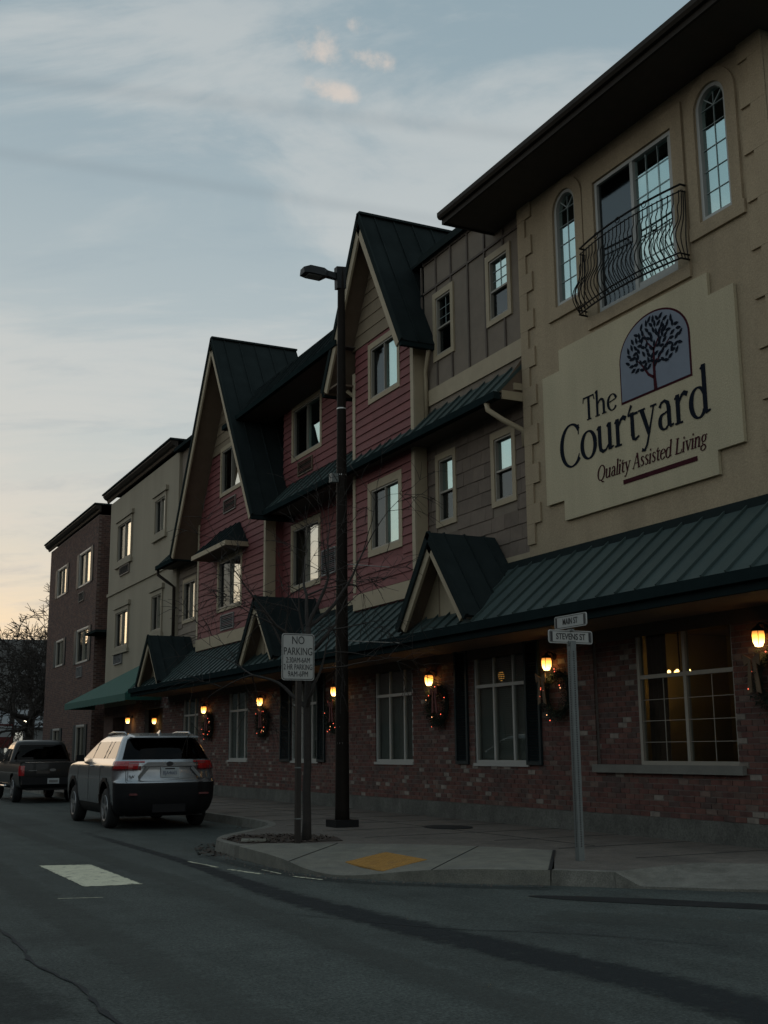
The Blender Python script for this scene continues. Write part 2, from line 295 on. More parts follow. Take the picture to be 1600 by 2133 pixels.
# ------------------------------------------------------------------ mesh helpers
OFF = {}
class MB:
    def __init__(s): s.v = []; s.f = []; s.mi = []
    def poly(s, pts, mi=0):
        b = len(s.v); s.v += [tuple(p) for p in pts]; s.f.append(tuple(range(b, b + len(pts)))); s.mi.append(mi); return s
    def hexa(s, p, mi=0):      # p: 4 bottom pts then 4 top pts, same order
        b = len(s.v); s.v += [tuple(q) for q in p]
        for q in ((3, 2, 1, 0), (4, 5, 6, 7), (0, 1, 5, 4), (1, 2, 6, 5), (2, 3, 7, 6), (3, 0, 4, 7)):
            s.f.append(tuple(b + i for i in q)); s.mi.append(mi)
        return s
    def box(s, x0, x1, y0, y1, z0, z1, mi=0):
        return s.hexa([(x0, y0, z0), (x1, y0, z0), (x1, y1, z0), (x0, y1, z0), (x0, y0, z1), (x1, y0, z1), (x1, y1, z1), (x0, y1, z1)], mi)
    def prism(s, base, vec, mi=0):  # polygon (3D pts) extruded by vec
        n = len(base); b = len(s.v); vec = Vector(vec)
        s.v += [tuple(p) for p in base] + [tuple(Vector(p) + vec) for p in base]
        s.f.append(tuple(b + i for i in reversed(range(n)))); s.f.append(tuple(b + n + i for i in range(n))); s.mi += [mi, mi]
        for i in range(n):
            j = (i + 1) % n; s.f.append((b + i, b + j, b + n + j, b + n + i)); s.mi.append(mi)
        return s
    def tube(s, pts, rad, n=8, mi=0, cap=True):
        pts = [Vector(p) for p in pts]
        if isinstance(rad, (int, float)): rad = [rad] * len(pts)
        rings = []; up = None
        for i, p in enumerate(pts):
            d = (pts[min(i + 1, len(pts) - 1)] - pts[max(i - 1, 0)])
            d = d.normalized() if d.length > 1e-9 else Vector((0, 0, 1))
            if up is None: up = Vector((0, 0, 1)) if abs(d.z) < .9 else Vector((1, 0, 0))
            a = d.cross(up)
            if a.length < 1e-6: a = d.orthogonal()
            a.normalize(); c = a.cross(d); up = c
            b = len(s.v)
            for k in range(n):
                t = 2 * math.pi * k / n
                s.v.append(tuple(p + rad[i] * (math.cos(t) * a + math.sin(t) * c)))
            rings.append(b)
        for i in range(len(rings) - 1):
            for k in range(n):
                s.f.append((rings[i] + k, rings[i] + (k + 1) % n, rings[i + 1] + (k + 1) % n, rings[i + 1] + k)); s.mi.append(mi)
        if cap and n > 2:
            s.f.append(tuple(reversed(range(rings[0], rings[0] + n)))); s.f.append(tuple(range(rings[-1], rings[-1] + n))); s.mi += [mi, mi]
        return s
    def bar(s, a, b, wd, ht, up=(0, 0, 1), mi=0):   # box beam from a to b
        a = Vector(a); b = Vector(b); d = (b - a).normalized(); u = Vector(up); sd_ = d.cross(u).normalized(); u = sd_.cross(d)
        q = [a - sd_ * wd / 2 - u * ht / 2, a + sd_ * wd / 2 - u * ht / 2, a + sd_ * wd / 2 + u * ht / 2, a - sd_ * wd / 2 + u * ht / 2]
        return s.hexa(q + [p + (b - a) for p in q], mi)
    def lathe(s, prof, c=(0, 0, 0), n=16, mi=0, axis='z'):
        b = len(s.v)
        for (r, z) in prof:
            for k in range(n):
                t = 2 * math.pi * k / n; x, y = r * math.cos(t), r * math.sin(t)
                s.v.append((c[0] + x, c[1] + y, c[2] + z) if axis == 'z' else (c[0] + z, c[1] + x, c[2] + y))
        for i in range(len(prof) - 1):
            for k in range(n):
                s.f.append((b + i * n + k, b + i * n + (k + 1) % n, b + (i + 1) * n + (k + 1) % n, b + (i + 1) * n + k)); s.mi.append(mi)
        return s
    def mesh(s, name, mats, off=(0, 0, 0), smooth=False):
        me = bpy.data.meshes.new(name)
        o = Vector(off)
        me.from_pydata([tuple(Vector(v) - o) for v in s.v], [], s.f)
        if isinstance(mats, str): mats = [mats]
        for m in mats: me.materials.append(M[m])
        if len(mats) > 1: me.polygons.foreach_set('material_index', s.mi)
        if smooth: me.polygons.foreach_set('use_smooth', [True] * len(me.polygons))
        me.update(); return me
    def build(s, name, mats, parent=None, smooth=False, loc=None):
        off = OFF.get(parent.name, Vector()) if parent else Vector(loc or (0, 0, 0))
        o = bpy.data.objects.new(name, s.mesh(name, mats, off, smooth)); COL.objects.link(o)
        if parent: o.parent = parent
        elif loc: o.location = loc
        OFF[o.name] = off
        return o
def tag(o, label=None, cat=None, group=None, kind=None):
    if label: o['label'] = label
    if cat: o['category'] = cat
    if group: o['group'] = group
    if kind: o['kind'] = kind
    return o
def thing(name, loc, label, cat, group=None):
    o = bpy.data.objects.new(name, None); COL.objects.link(o); o.location = loc; OFF[o.name] = Vector(loc); o.empty_display_size = .3
    return tag(o, label, cat, group)
def local_thing(name, label, cat, group=None):
    o = bpy.data.objects.new(name, None); COL.objects.link(o); OFF[o.name] = Vector(); o.empty_display_size = .3
    return tag(o, label, cat, group)
def copy_tree(o, parent=None):
    c = o.copy(); COL.objects.link(c); c.parent = parent; OFF[c.name] = OFF.get(o.name, Vector())
    for ch in list(o.children): copy_tree(ch, c)
    return c
def place(o, mesh, name, parent, pos, rot=None):
    pass
def inst(name, me, parent, pos, rot=None):
    o = bpy.data.objects.new(name, me); COL.objects.link(o); o.parent = parent
    o.location = Vector(pos) - OFF.get(parent.name, Vector())
    if rot: o.rotation_euler = rot
    return o

D = 10.61                                    # street wall plane
def S(Y, Z, X):                              # a point measured on plane D carried along its sight line to plane X
    k = X / D; return Y * k, (Z - H_EYE) * k + H_EYE

def wall_quads(mb, X, y0, y1, z0, z1, ops, depth=.16, mi=0, reveal=True):
    ys = sorted({y0, y1, *[min(max(v, y0), y1) for o in ops for v in o[:2]]}); zs = sorted({z0, z1, *[min(max(v, z0), z1) for o in ops for v in o[2:4]]})
    for i in range(len(ys) - 1):
        for j in range(len(zs) - 1):
            cy, cz = (ys[i] + ys[i + 1]) / 2, (zs[j] + zs[j + 1]) / 2
            if any(o[0] < cy < o[1] and o[2] < cz < o[3] for o in ops): continue
            mb.poly([(X, ys[i], zs[j]), (X, ys[i], zs[j + 1]), (X, ys[i + 1], zs[j + 1]), (X, ys[i + 1], zs[j])], mi)
    for (a, b, c, d) in [o[:4] for o in ops] if reveal else []:
        e = X + depth
        mb.poly([(X, a, c), (e, a, c), (e, a, d), (X, a, d)], mi); mb.poly([(X, b, c), (X, b, d), (e, b, d), (e, b, c)], mi)
        mb.poly([(X, a, c), (X, b, c), (e, b, c), (e, a, c)], mi); mb.poly([(X, a, d), (e, a, d), (e, b, d), (X, b, d)], mi)
    return mb
def frame_ring(mb, X0, X1, y0, y1, z0, z1, t, tb=None, tt=None, mi=0):
    tb = t if tb is None else tb; tt = t if tt is None else tt
    mb.box(X0, X1, y0, y1, z0, z0 + tb, mi); mb.box(X0, X1, y0, y1, z1 - tt, z1, mi)
    mb.box(X0, X1, y0, y0 + t, z0 + tb, z1 - tt, mi); mb.box(X0, X1, y1 - t, y1, z0 + tb, z1 - tt, mi); return mb

def window(parent, X, y0, y1, z0, z1, style='slide', trim='trim', tw=.11, proud=.035, bright='pane_bright', dark='pane_screen', grid=False, name='window', blind=True, label=None, sashm='vinyl_dim', base=None):
    """outer trim rectangle y0..y1, z0..z1 on wall plane X; returns the opening"""
    wn = frame_ring(MB(), X - proud, X + .02, y0, y1, z0, z1, tw, tw * .9, tw * 1.15).build(name, trim, parent)
    if label: wn['label'] = label
    a, b, c, d = y0 + tw, y1 - tw, z0 + tw * .9, z1 - tw * 1.15
    f = .034
    sm = frame_ring(MB(), X - .012, X + .07, a, b, c, d, f)
    e = X + .05
    if style == 'slide':
        m = (a + b) / 2; sm.box(X - .008, X + .066, m - f / 3, m + f / 3, c + f, d - f)
        panes = [(a + f, m - f / 2, c + f, d - f, bright), (m + f / 2, b - f, c + f, d - f, dark)]
    elif style == 'hung':
        m = c + (d - c) * .47; sm.box(X - .008, X + .066, a + f, b - f, m - f / 2, m + f / 2)
        panes = [(a + f, b - f, m + f / 2, d - f, bright), (a + f, b - f, c + f, m - f / 2, dark)]
    elif style == 'single':
        panes = [(a + f, b - f, c + f, d - f, bright)]
    sm.build('sash', sashm, wn)
    if grid:
        g = MB(); (p, q, r_, s_, _) = panes[0]
        g.box(e - .012, e - .004, (p + q) / 2 - .0045, (p + q) / 2 + .0045, r_, s_)
        for k in (1, 2): zz = r_ + (s_ - r_) * k / 3; g.box(e - .013, e - .005, p, q, zz - .0038, zz + .0038)
        g.build('muntin', 'muntin', wn)
    for (p, q, r_, s_, mt) in panes:
        MB().box(e, e + .012, p - .004, q + .004, r_ - .004, s_ + .004).build('pane', mt, wn)
    if blind:
        (p, q, r_, s_, _) = panes[0]
        MB().box(X + .13, X + .135, p - .03, q + .03, r_ - .03, s_ + .03).build('curtain', 'blind', wn)
    return (a - .002, b + .002, c - .002, d + .002)
def planks(parent, X, y0, y1, z0, z1, ops, mt, ht=.18, name='plank', th=.022, lap=.012, lim=None):
    """lap siding: each board a part, tilted so its lower edge stands proud"""
    z = z0
    while z < z1 - .02:
        t = min(z + ht, z1)
        cuts = sorted((o[0], o[1]) for o in ops if o[2] < t - .01 and o[3] > z + .01)
        a = y0; segs = []
        for (c0, c1) in cuts:
            if c0 > a + .02: segs.append((a, min(c0, y1)))
            a = max(a, c1)
        if a < y1 - .02: segs.append((a, y1))
        if lim: l0, l1 = lim(t); segs = [(max(p, l0), min(q, l1)) for p, q in segs]
        for (p, q) in segs:
            if q - p < .02: continue
            # boards butt at a joint somewhere along long runs
            js = [p, q]
            if q - p > 3.2: js = [p, p + (q - p) * random.uniform(.35, .65), q]
            for k in range(len(js) - 1):
                u, v = js[k] + (.002 if k else 0), js[k + 1] - (.002 if k + 2 < len(js) else 0)
                MB().hexa([(X - th - lap, u, z), (X + .01, u, z), (X + .01, v, z), (X - th - lap, v, z), (X - th * .4, u, t + .004), (X + .01, u, t + .004), (X + .01, v, t + .004), (X - th * .4, v, t + .004)]).build(name, mt, parent)
        z += ht
def metal_panel(parent, ea, eb, tb, ta, mt='roof_green', th=.02, rib=.035, name='roof_panel'):
    """one standing-seam sheet: eave a-b, top b-a, with a raised rib on edge a"""
    ea, eb, tb, ta = map(Vector, (ea, eb, tb, ta)); n = (eb - ea).cross(ta - ea).normalized()
    if n.z < 0: n = -n
    mb = MB(); lo = [p - n * th for p in (ea, eb, tb, ta)]
    mb.hexa([*lo, ea, eb, tb, ta])
    d = (eb - ea).normalized() * .022
    mb.hexa([ea - n * .002, ea + d - n * .002, ta + d - n * .002, ta - n * .002, ea + n * rib, ea + d + n * rib, ta + d + n * rib, ta + n * rib])
    return mb.build(name, mt, parent)

# ================================================================== GROUND
def fill_poly(name, pts, z, mt, kind='structure', th=None):
    import bmesh
    bm = bmesh.new(); vs = [bm.verts.new((p[0], p[1], z)) for p in pts]; f = bm.faces.new(vs)
    if f.normal.z < 0: f.normal_flip()
    bm.normal_update()
    if f.normal.z < 0: f.normal_flip()
    bmesh.ops.triangulate(bm, faces=[f]); me = bpy.data.meshes.new(name); bm.to_mesh(me); bm.free(); me.materials.append(M[mt])
    o = bpy.data.objects.new(name, me); COL.objects.link(o); OFF[o.name] = Vector()
    if kind: o['kind'] = kind
    return o
MB().poly([(-900, -900, 0), (900, -900, 0), (900, 900, 0), (-900, 900, 0)]).build('road', 'asphalt')['kind'] = 'structure'
# kerb line of the near corner, from far down the street round the bulb-out into the side street
def arc(cx, cy, r, a0, a1, n):
    return [(cx + r * math.cos(R_(a0 + (a1 - a0) * i / n)), cy + r * math.sin(R_(a0 + (a1 - a0) * i / n))) for i in range(n + 1)]
kerb_far = [(7.45, 130), (7.45, 60), (7.45, 21.0), (7.35, 19.6), (7.0, 18.6), (6.4, 17.8), (5.75, 17.0), (5.36, 16.2), (5.27, 15.6), (5.24, 14.85)]
kerb_ramp = [(5.24, 14.85), (5.20, 14.0), (5.19, 13.2), (5.24, 12.7), (5.40, 12.15), (5.68, 11.65), (6.05, 11.16), (6.45, 10.72), (6.93, 10.28)]
kerb_side = [(6.93, 10.28), (7.36, 9.78), (7.85, 9.25), (8.33, 8.78), (8.95, 8.30), (9.7, 7.92), (10.6, 7.70), (12, 7.6), (60, 7.6)]
ramp_in = [(5.62, 15.10), (5.95, 14.90), (6.35, 14.62), (6.75, 14.32), (7.12, 14.0), (7.47, 13.65), (7.80, 13.15), (8.06, 12.65), (8.26, 12.15)]
def smooth_line(pts, k=4):
    o = []
    for i in range(len(pts) - 1):
        p0, p1, p2, p3 = pts[max(i - 1, 0)], pts[i], pts[i + 1], pts[min(i + 2, len(pts) - 1)]
        for j in range(k):
            t = j / k
            o.append(tuple(.5 * ((2 * p1[c]) + (-p0[c] + p2[c]) * t + (2 * p0[c] - 5 * p1[c] + 4 * p2[c] - p3[c]) * t * t + (-p0[c] + 3 * p1[c] - 3 * p2[c] + p3[c]) * t ** 3) for c in (0, 1)))
    o.append(pts[-1]); return o
def offset_line(pts, d):
    o = []
    for i, p in enumerate(pts):
        a = Vector(pts[max(i - 1, 0)]); b = Vector(pts[min(i + 1, len(pts) - 1)]); t = (b - a).normalized(); o.append((p[0] - t.y * d, p[1] + t.x * d))
    return o
KH = .15
kf = kerb_far[:3] + smooth_line(kerb_far[2:], 3)[1:]; ks = smooth_line(kerb_side[:-1], 3) + [kerb_side[-1]]
kf_in, ks_in = offset_line(kf, .16), offset_line(ks, .16)
# the walk meets the kerb stones 3 mm lower; soil pit cut out of it
pit = [(5.42, 15.35), (5.50, 16.1), (5.9, 16.75), (6.6, 16.35), (6.95, 15.6), (6.75, 14.95), (6.2, 15.05)]
NA = 4                                        # kerb stones end here, then a sloped drive apron
ap_out = ks[NA - 1:-1]; ap_in = offset_line(ap_out, 1.25); ap_in[0] = ks_in[NA - 1]; ap_in[1] = offset_line(ks, .55)[NA]; ap_in[2] = offset_line(ks, .95)[NA + 1]
walk_pts = kf_in + ramp_in[:] + ks_in[:NA] + ap_in[1:] + [(60, 8.85), (60, 130)]
walk = fill_poly('pavement', walk_pts, KH - .003, 'walk')
MB().prism([(p[0], p[1], KH - .003) for p in pit], (0, 0, .010)).build('soil_bed', 'soil')['kind'] = 'structure'
for k in range(22):
    y = 10.9 + 1.5 * k
    if 14.6 < y < 17.2: xa = 7.3
    else: xa = 8.5 if y < 14 else (7.65 if y > 19 else 7.3)
    MB().box(xa, D - .06, y - .006, y + .006, KH - .004, KH + .0005).build('joint', 'wet', walk)
MB().box(9.1, 9.112, 12.5, 42, KH - .004, KH + .0008).build('joint', 'wet', walk)
def kerb_run(root, line, inner, lengths):
    """separate kerb stones cut from the line at joints"""
    i = 0
    while i < len(line) - 1:
        n = lengths(i); j = min(i + n, len(line) - 1); mb = MB()
        for k in range(i, j):
            (a, b, c, d) = line[k], line[k + 1], inner[k + 1], inner[k]
            if k == i:
                t = Vector((b[0] - a[0], b[1] - a[1])); g = .007 / max(t.length, .01); a = (a[0] + t.x * g, a[1] + t.y * g); d = (d[0] + t.x * g, d[1] + t.y * g)
            top = .022
            mb.hexa([(a[0], a[1], -.02), (b[0], b[1], -.02), (c[0], c[1], -.02), (d[0], d[1], -.02), (a[0] + (d[0] - a[0]) * .15, a[1] + (d[1] - a[1]) * .15, KH), (b[0] + (c[0] - b[0]) * .15, b[1] + (c[1] - b[1]) * .15, KH), (c[0], c[1], KH), (d[0], d[1], KH)])
        mb.build('kerb_stone', 'concrete', root); i = j
kerb = bpy.data.objects.new('kerb', None); COL.objects.link(kerb); OFF['kerb'] = Vector(); kerb['kind'] = 'structure'
kl = [kf[0]] + [(7.45, 130 - 2.5 * i) for i in range(1, 44)]; kl = [p for p in kl if p[1] > 21.2] + kf[2:]
kerb_run(kerb, kl, offset_line(kl, .16), lambda i: 1 if i < 40 else 4)
kerb_run(kerb, ks[:NA], ks_in[:NA], lambda i: 4)
mb = MB()
for i in range(len(ap_out) - 1):
    z0, z1 = (KH if i == 0 else .025), .025
    mb.poly([(*ap_out[i], z0), (*ap_out[i + 1], z1), (*ap_in[i + 1], KH - .002), (*ap_in[i], KH - .002)]); mb.poly([(*ap_out[i], -.02), (*ap_out[i + 1], -.02), (*ap_out[i + 1], z1), (*ap_out[i], z0)])
mb.build('drive_apron', 'concrete')['kind'] = 'structure'
# ramp slab between the dropped kerb and the walk
rl, ri = smooth_line(kerb_ramp, 6), smooth_line(ramp_in, 6)
mb = MB(); nS, nT = len(rl), 9
def ramp_z(s, t):
    dip = math.exp(-((s - .50) / .20) ** 2); e = .022 * dip + KH * (1 - dip)
    return e + (KH + .004 - e) * (t ** .9)
for i in range(nS - 1):
    for j in range(nT - 1):
        q = []
        for (ii, jj) in ((i, j), (i + 1, j), (i + 1, j + 1), (i, j + 1)):
            s, t = ii / (nS - 1), jj / (nT - 1); q.append((rl[ii][0] + (ri[ii][0] - rl[ii][0]) * t, rl[ii][1] + (ri[ii][1] - rl[ii][1]) * t, ramp_z(s, t)))
        mb.poly(q)
    a, b = rl[i], rl[i + 1]; s0, s1 = i / (nS - 1), (i + 1) / (nS - 1)
    mb.poly([(a[0], a[1], -.02), (b[0], b[1], -.02), (b[0], b[1], ramp_z(s1, 0)), (a[0], a[1], ramp_z(s0, 0))])
for e in (0, -1):
    a, b = rl[e], ri[e]; mb.poly([(a[0], a[1], -.02), (b[0], b[1], -.02), (b[0], b[1], KH + .004), (a[0], a[1], KH)])
ramp = mb.build('pavement_ramp', 'concrete_ramp', smooth=False); ramp['kind'] = 'structure'
# dark open joint along the ramp's right edge
MB().bar((6.93, 10.28, KH + .004), (8.26, 12.15, KH + .006), .035, .006).build('joint', 'wet', ramp)
for i in (14, 36):
    a, b = rl[i], ri[i]; q = [(a[0] + (b[0] - a[0]) * t / 8, a[1] + (b[1] - a[1]) * t / 8, ramp_z(i / (nS - 1), t / 8) + .002) for t in range(9)]
    MB().tube(q, .005, 4).build('joint', 'wet', ramp)
# tactile warning pad, a thin plate lying on the ramp
pc = [(5.79, 11.78), (6.55, 12.19), (6.61, 13.36), (5.86, 12.92)]
def ramp_at(x, y):
    best = (9, 0, 0)
    for i in range(nS):
        for j in range(21):
            t = j / 20; px = rl[i][0] + (ri[i][0] - rl[i][0]) * t; py = rl[i][1] + (ri[i][1] - rl[i][1]) * t
            d = (px - x) ** 2 + (py - y) ** 2
            if d < best[0]: best = (d, i / (nS - 1), t)
    return ramp_z(best[1], best[2])
pz = [ramp_at(*p) + .006 for p in pc]
def bil(u, v):
    P = [Vector((p[0], p[1], z)) for p, z in zip(pc, pz)]
    return P[0] * (1 - u) * (1 - v) + P[1] * u * (1 - v) + P[2] * u * v + P[3] * (1 - u) * v
mb = MB()
for i in range(6):
    for j in range(8):
        mb.hexa([bil(i / 6, j / 8) - Vector((0, 0, .015)), bil((i + 1) / 6, j / 8) - Vector((0, 0, .015)), bil((i + 1) / 6, (j + 1) / 8) - Vector((0, 0, .015)), bil(i / 6, (j + 1) / 8) - Vector((0, 0, .015)), bil(i / 6, j / 8), bil((i + 1) / 6, j / 8), bil((i + 1) / 6, (j + 1) / 8), bil(i / 6, (j + 1) / 8)])
pad = mb.build('tactile_pad', 'tactile', loc=None); tag(pad, 'yellow orange tactile warning pad set in the kerb ramp', 'tactile paving')
mb = MB()
for i in range(13):
    for j in range(19):
        c = bil((i + .5) / 13, (j + .5) / 19); b = len(mb.v)
        for (r_, z_) in ((.016, 0), (.011, .006)):
            for k in range(6): mb.v.append((c.x + r_ * math.cos(k * math.pi / 3), c.y + r_ * math.sin(k * math.pi / 3), c.z + z_))
        for k in range(6): mb.f.append((b + k, b + (k + 1) % 6, b + 6 + (k + 1) % 6, b + 6 + k)); mb.mi.append(0)
        mb.f.append(tuple(b + 6 + k for k in range(6))); mb.mi.append(0)
o = mb.build('dome_studs', 'tactile', pad); o['kind'] = 'stuff'
# road markings and repairs, thin sheets
def strip(name, pts, wd, z, mt, jit=.15, seed=1, label=None, cat=None, kind='structure'):
    rnd = random.Random(seed); P = smooth_line(pts, 8); l, r_ = [], []
    for i, p in enumerate(P):
        a = Vector(P[max(i - 1, 0)]); b = Vector(P[min(i + 1, len(P) - 1)]); t = (b - a).normalized(); wv = wd(i / (len(P) - 1)) if callable(wd) else wd
        l.append((p[0] - t.y * wv / 2 * (1 + rnd.uniform(-jit, jit)), p[1] + t.x * wv / 2 * (1 + rnd.uniform(-jit, jit)))); r_.append((p[0] + t.y * wv / 2 * (1 + rnd.uniform(-jit, jit)), p[1] - t.x * wv / 2 * (1 + rnd.uniform(-jit, jit))))
    mb = MB()
    for i in range(len(P) - 1): mb.poly([(*l[i], z), (*r_[i], z), (*r_[i + 1], z), (*l[i + 1], z)])
    o = mb.build(name, mt)
    if kind: o['kind'] = kind
    if label: tag(o, label, cat)
    return o
def stain(pts, wd, z, mt, seed):
    rnd = random.Random(seed); P = smooth_line(pts, 10); mb = MB(); ed = []
    rows = []
    for i, p in enumerate(P):
        a = Vector(P[max(i - 1, 0)]); b = Vector(P[min(i + 1, len(P) - 1)]); t = (b - a).normalized(); tt = i / (len(P) - 1); wv = wd(tt) if callable(wd) else wd; e = min(1, tt * 8, (1 - tt) * 8)
        rows.append([(p[0] - t.y * wv * f, p[1] + t.x * wv * f, z) for f in (-.5, -.2, .2, .5)]); ed.append([0, e, e, 0])
    vs = [v for r_ in rows for v in r_]; me = bpy.data.meshes.new('road_stain'); me.from_pydata(vs, [], [(i * 4 + k, i * 4 + k + 1, i * 4 + k + 5, i * 4 + k + 4) for i in range(len(P) - 1) for k in range(3)])
    at = me.attributes.new('edge', 'FLOAT', 'POINT'); at.data.foreach_set('value', [v for r_ in ed for v in r_]); me.materials.append(M[mt]); me.update()
    o = bpy.data.objects.new('road_stain', me); COL.objects.link(o); o['kind'] = 'structure'; OFF[o.name] = Vector()
stain([(4.60, 22), (4.55, 18), (4.49, 14.43), (4.36, 12.2), (4.30, 10.72), (4.42, 8.4), (4.62, 6.14), (4.60, 4.85), (4.4, 2)], lambda t: .26 + .42 * min(1, max(0, (t - .2) * 2)), .0020, 'tar_stain', 3)
stain([(2.3, 30), (2.35, 20), (2.2, 12), (2.2, 7), (2.3, 3)], .6, .0022, 'dust_stain', 4)
stain([(3.75, 30), (3.7, 20), (3.75, 12), (3.6, 7), (3.7, 3)], .5, .0024, 'dust_stain', 5)
stain([(5.0, 15.6), (4.98, 13.6), (5.1, 12.3), (5.5, 11.4), (6.2, 10.6), (7.0, 9.8)], .4, .0026, 'oil_stain', 7)
stain([(5.6, 8.6), (6.3, 7.8), (6.8, 6.9)], .9, .0028, 'dust_stain', 8)
stain([(0.6, 9.5), (1.0, 8.0), (1.2, 6.4)], .9, .0022, 'oil_stain', 10)
strip('road_seam', [(1.55, 10.6), (1.57, 9.11), (1.52, 8.3), (1.62, 7.4), (1.59, 6.48), (1.66, 5.2)], .028, .0068, 'asphalt_seal', .9, 5)
strip('road_seam', [(3.9, 9.6), (4.6, 8.3), (5.3, 7.6), (5.9, 6.6)], .014, .0068, 'asphalt_seal', .9, 8)
mb = MB(); pts = []
for k in range(40):
    a = 2 * math.pi * k / 40; u, v = math.cos(a), math.sin(a); c = Vector((7.1, 8.62)); ax = Vector((.62, -.78)); bx = Vector((.78, .62))
    p = c + ax * (1.35 * u) + bx * (.20 * v * (1 + .25 * mnoise.noise((u * 2, v * 2, 4)))) + bx * .0; pts.append((p.x, p.y, .004))
mb.poly(pts); mb.build('road_patch', 'wet')['kind'] = 'structure'
rnd = random.Random(31); mq = [(2.80, 15.2), (2.79, 12.62), (3.37, 12.55), (3.38, 15.0)]; mpts = []
for k in range(4):
    (xa, ya), (xb_, yb_) = mq[k], mq[(k + 1) % 4]; n_ = int(math.hypot(xb_ - xa, yb_ - ya) / .03)
    for q in range(n_): mpts.append((xa + (xb_ - xa) * q / n_ + rnd.gauss(0, .007), ya + (yb_ - ya) * q / n_ + rnd.gauss(0, .012)))
st = fill_poly('road_marking', mpts, .005, 'paint', None); tag(st, 'wide worn cream crosswalk bar painted on the asphalt', 'road marking', kind='structure')
for i, (a, b, wd) in enumerate((((4.55, 14.75), (4.62, 13.85), .035), ((4.66, 13.55), (4.80, 12.85), .045), ((5.0, 12.75), (4.98, 13.3), .02), ((5.02, 12.42), (5.16, 11.95), .04), ((2.35, 11.75), (2.75, 11.62), .02))):
    o = strip('road_marking', [a, ((a[0] + b[0]) / 2, (a[1] + b[1]) / 2), b], wd, .0045, 'paint', .6, 20 + i)
# dry leaves caught along the kerb and in the soil bed
rnd = random.Random(11); mb = MB()
for k in range(560):
    if k < 420:
        while True:
            x, y = rnd.uniform(5.4, 6.95), rnd.uniform(14.95, 16.7)
            if (x - 6.15) ** 2 / .6 + (y - 15.75) ** 2 / .75 < 1: break
        z = .158
    elif k < 520: t = rnd.random(); i = int(t * (len(kf) - 6)) + 3; x, y, z = kf[i][0] - abs(rnd.gauss(0, .10)) - .01, kf[i][1] + rnd.uniform(-.3, .3), .006
    else: x, y = rnd.uniform(4.9, 5.2) , rnd.uniform(15.2, 17.4); x += max(0, (y - 16)) * .5; z = .006
    s, a = rnd.uniform(.02, .05), rnd.uniform(0, 6.28); dx, dy = Vector((math.cos(a), math.sin(a))) * s; t1, t2 = rnd.uniform(0, .03), rnd.uniform(0, .02)
    mb.poly([(x - dx, y - dy, z), (x + dy * .6, y - dx * .6, z + t2), (x + dx, y + dy, z + t1), (x - dy * .6, y + dx * .6, z + .004)])
tag(mb.build('leaf_litter', 'leaf_dry'), 'brown dry leaves scattered over the soil bed and gutter', 'leaves', kind='stuff')
rnd = random.Random(77); mb = MB()
for k in range(500):
    if rnd.random() < .6: i = rnd.randint(3, len(kf) - 2); c0 = Vector(kf[i]).lerp(Vector(kf[i + 1]), rnd.random())
    else: i = rnd.randint(0, len(rl) - 2); c0 = Vector(rl[i]).lerp(Vector(rl[i + 1]), rnd.random())
    x, y = c0.x - abs(rnd.gauss(0, .16)) - .01, c0.y - abs(rnd.gauss(0, .05)); r_ = rnd.uniform(.004, .012)
    mb.hexa([(x - r_, y - r_, 0), (x + r_, y - r_ * .7, 0), (x + r_ * .8, y + r_, 0), (x - r_ * .9, y + r_ * .8, 0), (x - r_ * .5, y - r_ * .5, r_ * 1.1), (x + r_ * .5, y - r_ * .4, r_), (x + r_ * .4, y + r_ * .5, r_ * 1.2), (x - r_ * .4, y + r_ * .5, r_)])
tag(mb.build('gutter_grit', 'walk'), 'small grit and stones along the gutter of the kerb', 'grit', kind='stuff')
# flattened grey paper lying on the bed edge
MB().hexa([(5.46, 15.42, .16), (5.78, 15.30, .16), (5.92, 15.52, .16), (5.55, 15.66, .16), (5.47, 15.42, .172), (5.78, 15.31, .20), (5.91, 15.52, .176), (5.56, 15.65, .19)]).build('paper_scrap', 'concrete_ramp', loc=(5.7, 15.45, .16))
tag(bpy.data.objects['paper_scrap'], 'crumpled pale grey paper scrap at the edge of the soil bed', 'litter')
# small utility cover in the pavement near the wall
tag(MB().prism([(9.3 + .35 * math.cos(k * math.pi / 8), 16.6 + .5 * math.sin(k * math.pi / 8), KH - .003) for k in range(16)], (0, 0, .009)).build('utility_cover', 'wet', loc=None), 'dark utility cover set in the pavement near the brick wall', 'utility cover')

# hill far behind
mb = MB(); rows = []
for j in range(14):
    row = []
    for i in range(60):
        x = -500 + i * 20; y = 215 + j * 11
        t = j / 13; z = -1 + (34 + 4 * mnoise.noise((x * .006, 3.1, 0)) + 2.2 * mnoise.noise((x * .03, 1.7, 0))) * math.sin(t * math.pi * .5) + 1.2 * mnoise.noise((x * .06, y * .06, 0)) * t
        row.append((x, y, z))
    rows.append(row)
for j in range(13):
    for i in range(59): mb.poly([rows[j][i], rows[j][i + 1], rows[j + 1][i + 1], rows[j + 1][i]])
mb.build('hill', 'hill')['kind'] = 'structure'

